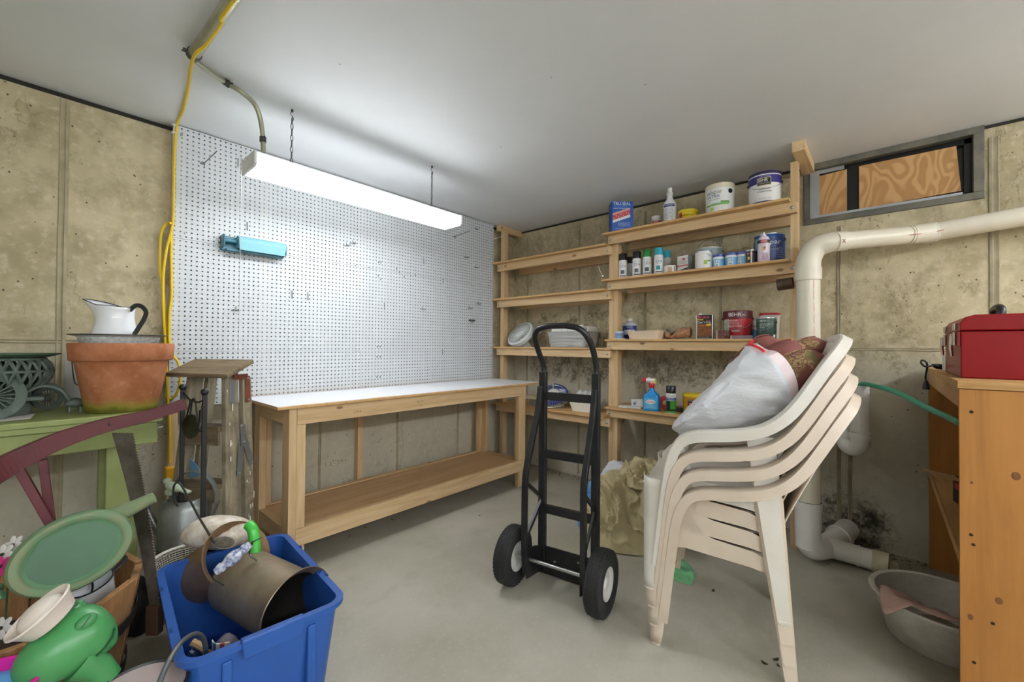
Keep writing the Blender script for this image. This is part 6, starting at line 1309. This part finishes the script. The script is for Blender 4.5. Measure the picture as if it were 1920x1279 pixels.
MB().tube(smooth_path([g0,Dp(398,1082,1.46)-b0,Dp(412,1092,1.47)-b0,Dp(426,1101,1.48)-b0],4),.0028,6).build('wire_bail',M_DARKSTEEL,t,smooth=True); MB().tube(smooth_path([g1,Dp(474,1016,1.52)-b0,Dp(468,1038,1.52)-b0,Dp(482,1052,1.52)-b0],4),.0028,6).build('wire_bail',M_DARKSTEEL,t,smooth=True); MB().tube([Dp(474,1016,1.52)-b0,Dp(490,1008,1.56)-b0],.0025,6).build('wire_bail',M_DARKSTEEL,t,smooth=True)
t=pail('copper_pail','brown copper pail lying behind the brass pail in the blue bin',Dp(362,1092,1.70),Dp(446,1040,1.62),.104,.108,M_BR2)
# colander basket
q=Dp(352,1044,1.72); t=thing('colander','cream rimmed mesh basket at the back corner of the blue bin','basket',(q.x,q.y,.20))
hgt=q.z-.20; MB().lathe([(.112,hgt-.006),(.124,hgt-.004),(.126,hgt+.006),(.118,hgt+.010),(.110,hgt+.004)],36).build('rim',mat('cream_rim','#e4dfd0',.5),t,smooth=True)
m=MB()
for k in range(60): a=2*math.pi*k/60; m.tube([(.08*math.cos(a),.08*math.sin(a),0),(.112*math.cos(a),.112*math.sin(a),hgt)],.0016,4)
for k in range(14): z=hgt*k/14; r=.08+.032*k/14; m.tube([(r*math.cos(2*math.pi*j/40),r*math.sin(2*math.pi*j/40),z) for j in range(40)],.0016,4,closed=True)
o=m.build('mesh_side',mat('mesh_grey','#b9b3a4',.5),t); o['kind']='stuff'
MB().lathe([(0,0),(.08,0),(.08,.004),(0,.004)],24).build('base',mat('mesh_grey','#b9b3a4',.5),t)
# ceramic duck planter
q=Dp(412,998,1.70); t=thing('ceramic_duck','crackled white ceramic duck ornament lying on the pails','ornament',q); M_DUCK=mat('crackle_ceramic','#efe8da',.4,var=('#a07f58',26,.6),bump=(24,.4)); Q=can_frame((0,0,0),_r*.94-_u*.10+_f*.2,_u)
def duck(u,v):
    th=math.pi*u; x=-math.cos(th); r=math.sin(th)**.85*.070; a=2*math.pi*v
    k=max(0,-x-.3); p=Vector((x*.125-.02*k,r*math.cos(a)*1.0*(1-.3*k),r*math.sin(a)*.92-.03*k*k+.02*x*0)); return p
MB().grid(duck,24,30,closev=True).xf(Q).build('body',M_DUCK,t,smooth=True,autos=80)
MB().ball((.045,-.060,-.004),.05,20,12,(1.05,.35,.72)).xf(Q).build('wing',M_DUCK,t,smooth=True); MB().ball((.05,-.078,-.004),.034,18,10,(1.05,.18,.66)).xf(Q).build('wing_hollow',mat('duck_hollow','#8e8470',.7,var=('#4a4336',40,.7)),t,smooth=True)
t=thing('garden_trowel','bright green plastic tool handle standing in the bin beside the duck','trowel',Dp(475,1030,1.62)); q=Vector(t.location)
MB().tube(smooth_path([Dp(466,984,1.64)-q,Dp(473,992,1.63)-q,Dp(477,1010,1.62)-q,Dp(478,1032,1.60)-q,Dp(478,1075,1.6)-q],5),[.02]*21,10).build('handle',mat('bright_green_plastic','#4cc04a',.35),t,smooth=True)
# flag cloth and grey rag
q=Dp(378,1222,1.33); t=thing('flag_cloth','bunched star and stripe cloth at the near corner of the blue bin','cloth',q)
M_NAVY=mat('flag_navy','#24395f',.85); M_STR=ink('#f0ead8'); 
def flag(u,v): return Vector(_r*(.075*(u-.5)))+Vector(_u*(.05*(v-.5)+.010*math.sin(u*7)))-_f*(.012*math.sin(v*5+u*3))
MB().slab(flag,12,8,_f*.004).build('navy_field',M_NAVY,t,smooth=True)
for u,v in ((.18,.42),(.55,.25),(.82,.18),(.42,.75)):
    c=flag(u,v)-_f*.003; pl=[]
    for k in range(10): a=math.pi/2+k*math.pi/5; rr=.0105 if k%2==0 else .0045; pl.append(c+_r*rr*math.cos(a)+_u*rr*math.sin(a))
    MB().add(pl,[tuple(range(10))]).build('star',M_STR,t)
def strp(u,v): return Vector(_r*(.035+.05*u))+Vector(_u*(.022-.012*u+.034*(v-.5)))-_f*(.004+.010*math.sin(u*4))
for k in range(5): MB().slab(lambda u,v:strp((k+u)/5,v),4,6,_f*.004).build('stripe',[ink('#efe3c4'),ink('#4a6f9c'),ink('#efe3c4'),ink('#c5585a'),ink('#efe3c4')][k],t,smooth=True)
MB().tube(smooth_path([Vector(_r*-.03+_u*.03),Vector(_r*.0+_u*.015),Vector(_r*.03-_u*.012)],6),.011,8).build('wood_stick',mat('stick_tan','#bd9a66',.7),t,smooth=True)
heap('grey_rag','small lilac grey rag beside the flag cloth in the blue bin','cloth',Dp(418,1225,1.38)-Vector((0,0,.02)),.04,.035,.05,mat('lilac_rag','#a49ba6',.9),4.4,.3,24)
# wire hook with bird, galvanised watering can on a wire stand
M_ROD=mat('grey_rod','#4d5048',.4,.7)
t=thing('garden_hook','grey wire garden hook topped with a pale green bird','garden hook',Dp(400,1015,1.72)); q=Vector(t.location)
MB().tube(smooth_path([Dp(402,1018,1.56)-q,Dp(372,968,1.66)-q,Dp(345,918,1.76)-q,Dp(334,905,1.77)-q,Dp(326,912,1.78)-q,Dp(326,935,1.78)-q,Dp(334,950,1.78)-q],6),.0042,8).build('rod',M_ROD,t,smooth=True)
M_BIRD=mat('pale_verdigris','#b9c6ad',.6,var=('#8b9a84',20,.6)); bq=Dp(326,913,1.83)-q; Q=can_frame(bq,_r*.85-_u*.3,_u)
bd=MB().ball((0,0,0),.026,16,10,(1.5,.8,.75)).xf(Q).build('bird_body',M_BIRD,t,smooth=True); MB().ball((-.036,0,.014),.015,12,8).xf(Q).build('bird_head',M_BIRD,t,smooth=True); MB().prism([(.02,-.012),(.075,-.018),(.075,.010),(.02,.012)],(0,0,-.002),(1,0,0),(0,1,0),(0,0,1),.006).xf(Q).build('bird_tail',M_BIRD,t); MB().ball((-.012,0,-.03),.018,10,8,(1,.8,.9)).xf(Q).build('perch',M_BIRD,t,smooth=True)
M_GALV=mat('galvanised_tin','#a5a9a6',.42,.75,var=('#7d827f',6,.7))
gp=Dp(348,1000,1.90); gz=.19; gw=thing('galvanised_watering_can','galvanised metal watering can behind the green spout','watering can',(gp.x,gp.y,gz)); top=.490-gz
MB().lathe([(0,0),(.098,0),(.10,.006),(.102,.10),(.105,.105),(.102,.11),(.098,top-.04),(.085,top-.01),(.072,top),(.068,top),(.094,top-.045),(.096,.01),(0,.01)],36).build('body',M_GALV,gw,smooth=True)
gl_=-spd*0+spd; MB().tube([gl_*.09+Vector((0,0,.10)),gl_*.15+Vector((0,-.02,.19)),gl_*.185+Vector((0,-.03,.255))],[.02,.016,.013],12).build('spout',M_GALV,gw,smooth=True); MB().lathe([(.013,0),(.016,.012),(.032,.03),(.033,.036),(0,.04)],18,gl_*.18+Vector((0,-.03,.25)),gl_*.5+Vector((0,-.25,.55))).build('rose',mat('rose_grey','#74798a',.4,.7),gw,smooth=True)
ringp=[Vector((0,0,top-.005))+(-spd)*(.105*math.cos(math.pi*1.55*k/18-math.pi*.35)+.035)+Vector((0,0,1))*(.125*math.sin(math.pi*1.55*k/18-math.pi*.35)+.0) for k in range(19)]
MB().sweep(ringp,[(-.013,-.002),(.013,-.002),(.013,.002),(-.013,.002)],ups=[(p-Vector((0,0,top))).normalized() for p in ringp]).build('back_handle',M_GALV,gw,smooth=True)
ws=thing('wire_plant_stand','thin black wire plant stand under the galvanised watering can','stand',(gp.x,gp.y,0))
for r,z in ((.105,.186),(.09,.06)): MB().tube([(r*math.cos(2*math.pi*k/30),r*math.sin(2*math.pi*k/30),z) for k in range(30)],.0035,6,closed=True).build('ring',M_BLACK,ws,smooth=True)
for k in range(4): a=math.pi*k/2+.4; MB().tube([(.105*math.cos(a),.105*math.sin(a),.186),(.09*math.cos(a),.09*math.sin(a),.06),(.11*math.cos(a),.11*math.sin(a),.003)],.0035,6).build('leg',M_BLACK,ws,smooth=True)
for k in range(2): a=math.pi*k/2+.4; MB().tube([(.105*math.cos(a),.105*math.sin(a),.186),(-.105*math.cos(a),-.105*math.sin(a),.186)],.003,6).build('cross_wire',M_BLACK,ws)
# black boots/bag behind the stave tub
q=W(262,1188,2,0); heap('black_bag','black crumpled sack on the floor between the stave tub and the blue bin','sack',(q.x,q.y+.06,0),.06,.07,.20,mat('black_sack','#18181a',.5),8.3,.35,36)
# ================================================================== iron stand with gong
st=thing('iron_gong_stand','black iron stand with scrollwork and a hanging dark disc before the ladder','stand',(0,0,0))
ptops=[Dp(343,726,1.86),Dp(384,735,1.74)]
for p in ptops:
    MB().box(p.x-.0085,p.x+.0085,p.y-.0085,p.y+.0085,.0,p.z-.012).build('post',M_BLACK,st,bevel=.002); MB().ball((p.x,p.y,p.z),.015,14,10).build('knob',M_BLACK,st,smooth=True)
a,b=ptops; 
def btw(f,dz): return a+(b-a)*f+Vector((0,0,dz))
MB().tube(smooth_path([btw(0,-.02),btw(.3,-.045),btw(.7,-.05),btw(1,-.03)],6),.004,6).build('top_wire',M_BLACK,st,smooth=True)
MB().tube(smooth_path([btw(.25,-.04),btw(.35,-.06),btw(.2,-.13),btw(.3,-.16),btw(.45,-.05),btw(.6,-.05),btw(.7,-.13),btw(.85,-.17),btw(.95,-.12)],6),.0035,6).build('scroll',M_BLACK,st,smooth=True); MB().tube(smooth_path([btw(.3,-.16),btw(.25,-.19),btw(.4,-.20),btw(.5,-.14),btw(.62,-.19),btw(.75,-.15),btw(.8,-.08)],6),.0035,6).build('scroll',M_BLACK,st,smooth=True)
gc=Dp(357,800,1.80); MB().lathe([(0,.004),(.038,.0035),(.052,0),(.053,-.004),(.046,-.003),(0,-.001)],36,gc,(-.93,-.36,.05)).build('gong_disc',mat('gong_bronze','#4d4a3a',.35,.8,var=('#33352b',9,.7)),st,smooth=True)
MB().tube([gc+Vector((0,0,.05)),btw(.4,-.20)],.002,5).build('hanger',M_BLACK,st)
MB().box(min(a.x,b.x)-.03,max(a.x,b.x)+.03,min(a.y,b.y)-.03,max(a.y,b.y)+.03,0,.012).build('base_plate',M_BLACK,st)
# ================================================================== old wooden stepladder, folded
M_OLD=wood('weathered_ladder','#a0967e','#7a6f5a',2,.75,False,1.2,'#5b4f3c',.7); M_OLDX=wood('weathered_step','#8f7f63','#6b5b44',0,.8,False,1.0,'#4a3e2e',.6); M_RUST=mat('ladder_rust','#8a4a33',.6,.5,var=('#5a3426',20,.8)); M_GALVP=mat('ladder_zinc','#9ba0a2',.4,.8)
LD=Vector((-2.66,-.56,0)); ld=thing('stepladder','weathered paint-splashed wooden stepladder folded against the pegboard','ladder',LD,math.atan2(-.84,.54))
# local x: along the steps towards the near right side, local y: towards the rear (rear rails)
def lrail(x0,x1,y0,y1,w,z1,m=M_OLD,th=.024,nm='rail'):
    d=Vector((x1-x0,y1-y0,z1)); MB().beam((x0,y0,0),(x1,y1,z1),th,w,(0,1,0)).build(nm,m,ld,bevel=.003)
for s,xb,xt in ((1,.055,-.02),(-1,-.29,-.205)):
    lrail(xb,xt,-.075,-.02,.075,1.05); lrail(xb+s*.004,xt+s*.004,.03,.068,.055,1.02)
for z,dz in ((.28,0),(.53,0),(.79,0)):
    f=z/1.05; xr=.055-.075*f; xl=-.29+.085*f; yy=-.075+.055*f; MB().box(xl+.012,xr-.012,yy-.055,yy+.035,z-.012,z+.012).build('step',M_OLDX,ld,bevel=.003); MB().box(xl+.012,xr-.012,yy-.054,yy-.042,z-.075,z-.012).build('step_face',M_OLDX,ld,bevel=.002)
tp_=can_frame(Vector((-.115,-.03,1.072)),(1,0,0),(0,-.40,1)); MB().box(-.165,.165,-.085,.085,-.011,.011).xf(tp_).build('top_plank',M_OLDX,ld,bevel=.005)
MB().box(-.09,.09,-.02,.05,-.045,-.012).xf(tp_).build('top_block',M_OLDX,ld,bevel=.003)
xs=.012
def plate(nm,pts,m,off=.0): 
    # flat strip on the outer side of the near rails; pts in (y,z)
    (y0,z0),(y1,z1)=pts; xa=lambda z:.055-.075*z/1.05+.014+off; MB().beam((xa(z0),y0,z0),(xa(z1),y1,z1),.003,.030,(0,1,0)).build(nm,m,ld,bevel=.001)
    for (y,z) in pts: MB().lathe([(0,.004),(.005,.003),(.006,0)],8,(xa(z)+.0015,y,z+(.012 if z==z0 else -.012)),(1,0,0)).build('rivet',M_STEEL,ld)
plate('hinge_plate',[(-.03,.90),(-.022,1.03)],M_GALVP); plate('hinge_plate',[(.062,.90),(.066,1.03)],M_RUST,.004); MB().beam((.0,-.02,1.028),(.0,.066,1.028),.004,.026).build('hinge_bridge',M_RUST,ld)
plate('spreader_bar',[(-.015,.56),(.012,.74)],M_GALVP,.006); plate('spreader_bar',[(.062,.59),(.018,.74)],M_GALVP,.010); plate('spreader_joint',[(.012,.70),(.010,.80)],M_GALVP,.014)
M_SPL=mat('paint_splash','#e4e0d4',.7)
for k in range(26):
    z=random.uniform(.2,1.0); y=random.choice((-1,1)); yy=(-.05 if y<0 else .05)+random.uniform(-.02,.02); xa=.055-.075*z/1.05+.0165; s=random.uniform(.002,.005)
    MB().obox((xa+(.003 if y>0 else 0),yy,z),(0,0,1),(0,1,0),(1,0,0),s*random.uniform(1,5),s*.6,.0008).build('paint_fleck',M_SPL,ld)
MB().prism([(0,0),(.07,.03),(.0,.10)],(-.20,-.05,.54),(1,0,0),(0,0,1),(0,1,0),.004).build('blue_scrap',mat('blue_scrap','#5f8fb8',.6),ld)
# ================================================================== pegboard hooks and the blue roll dispenser
M_HK=mat('peg_hook_steel','#6e7272',.35,.8)
def hook(px,py,label,kind='down',ln=.045):
    p=W(px,py,1,PY); t=thing('peg_hook',label,'hook',(p.x,PY,p.z),0,'metal hooks on the pegboard')
    if kind=='down': MB().tube([(0,.003,.022),(0,-.004,.022),(0,-.006,.0),(0,-.006,-.022),(0,-.012,-.028)],.0022,6).build('wire',M_HK,t,smooth=True)
    elif kind=='side':
        MB().tube([(-ln/2,-.004,0),(ln/2,-.004,0)],.0024,6).build('bar',M_HK,t); MB().tube([(0,0,.022),(0,-.005,.018),(0,-.006,0),(0,-.04,-.004),(0,-.045,.006)],.002,6).build('wire',M_HK,t,smooth=True)
    elif kind=='long':
        MB().tube([(-.015,.003,.01),(0,-.004,.01),(0,-.006,-.012),(0,-.006,.006),(.02,-.17,.03)],.0024,6).build('wire',M_HK,t,smooth=True); MB().box(-.018,.0,-.006,-.002,-.004,.004).build('bar',M_HK,t)
    elif kind=='clip':
        MB().box(-.03,.03,-.03,-.001,-.006,.008).build('bar',mat('dark_clip','#4a4f50',.4,.5),t,bevel=.003); MB().tube([(0,-.02,0),(0,-.03,-.02)],.004,6).build('wire',M_HK,t); MB().tube([(-.02,-.02,0),(-.02,-.026,-.025)],.003,6).build('wire',M_HK,t)
    return t
for a in ((383,308,'long wire peg hook near the top left corner of the pegboard','long'),(446,305,'short vertical peg hook just left of the lamp end','down'),(463,424,'vertical peg hook above the blue roll','down'),(547,552,'vertical peg hook below the right end of the blue roll','down'),(577,555,'vertical peg hook right of the one under the blue roll','down'),(442,582,'cross-shaped peg hook low on the left of the pegboard','side'),(649,461,'left of two horizontal peg hooks under the lamp middle','side'),(661,457,'right of two horizontal peg hooks under the lamp middle','side'),(794,489,'vertical peg hook below the right end of the lamp','down'),(720,574,'small vertical peg hook in the centre of the pegboard','down'),(792,580,'horizontal peg hook right of the pegboard centre','side'),(892,430,'horizontal peg hook beside the right lamp end','side'),(853,445,'double prong peg hook under the right lamp end','long'),(873,483,'horizontal peg hook at upper right of the pegboard','side'),(892,502,'longer horizontal peg hook near the right edge','side'),(896,570,'cross-shaped peg hook at the right edge','side'),(880,578,'plain horizontal peg bar left of the right-edge cross hook','side'),(883,601,'dark clip-shaped peg holder low on the right','clip')):
    hook(*a)
p=W(911,452,1,PY); t=thing('peg_hook','long white wire peg hook sticking out past the right pegboard edge','hook',(p.x,PY,p.z),0,'metal hooks on the pegboard'); MB().tube([(0,.003,-.01),(0,-.005,-.01),(.01,-.01,0),(.06,-.17,.03),(.062,-.175,.04)],.0024,6).build('wire',mat('white_wire','#d8d8d0',.4),t,smooth=True)
p0=W(416,449,1,PY-.04); p1=W(534,460,1,PY-.04); t=thing('roll_dispenser','light blue paper roll in a dark teal holder on the pegboard','dispenser',(p0.x,PY,p0.z)); L=p1.x-p0.x
M_TEAL=mat('dispenser_teal','#2f6f80',.35); M_AQ=mat('aqua_roll','#7fb6c0',.6)
MB().box(0,L,-.018,-.001,-.055,.03).build('back_plate',M_TEAL,t,bevel=.004)
for x in (0,L-.008): MB().prism([(0,-.055),(-.075,-.04),(-.08,.01),(-.06,.03),(0,.03)],(x,0,0),(0,1,0),(0,0,1),(1,0,0),.008).build('end_cheek',M_TEAL,t,bevel=.003)
MB().tube([(.075,-.045,-.002),(L-.006,-.045,-.002)],.038,22).build('paper_roll',M_AQ,t,smooth=True); MB().tube([(.008,-.045,-.002),(.075,-.045,-.002)],.012,10).build('core',M_TEAL,t,smooth=True)
MB().slab(lambda u,v:(.078+(L-.09)*u,-.083+.004*v,-.004-.045*v),6,4,(0,.0015,0)).build('loose_sheet',M_AQ,t); MB().box(.02,L-.02,-.06,-.018,-.058,-.048).build('cutter_bar',M_TEAL,t)
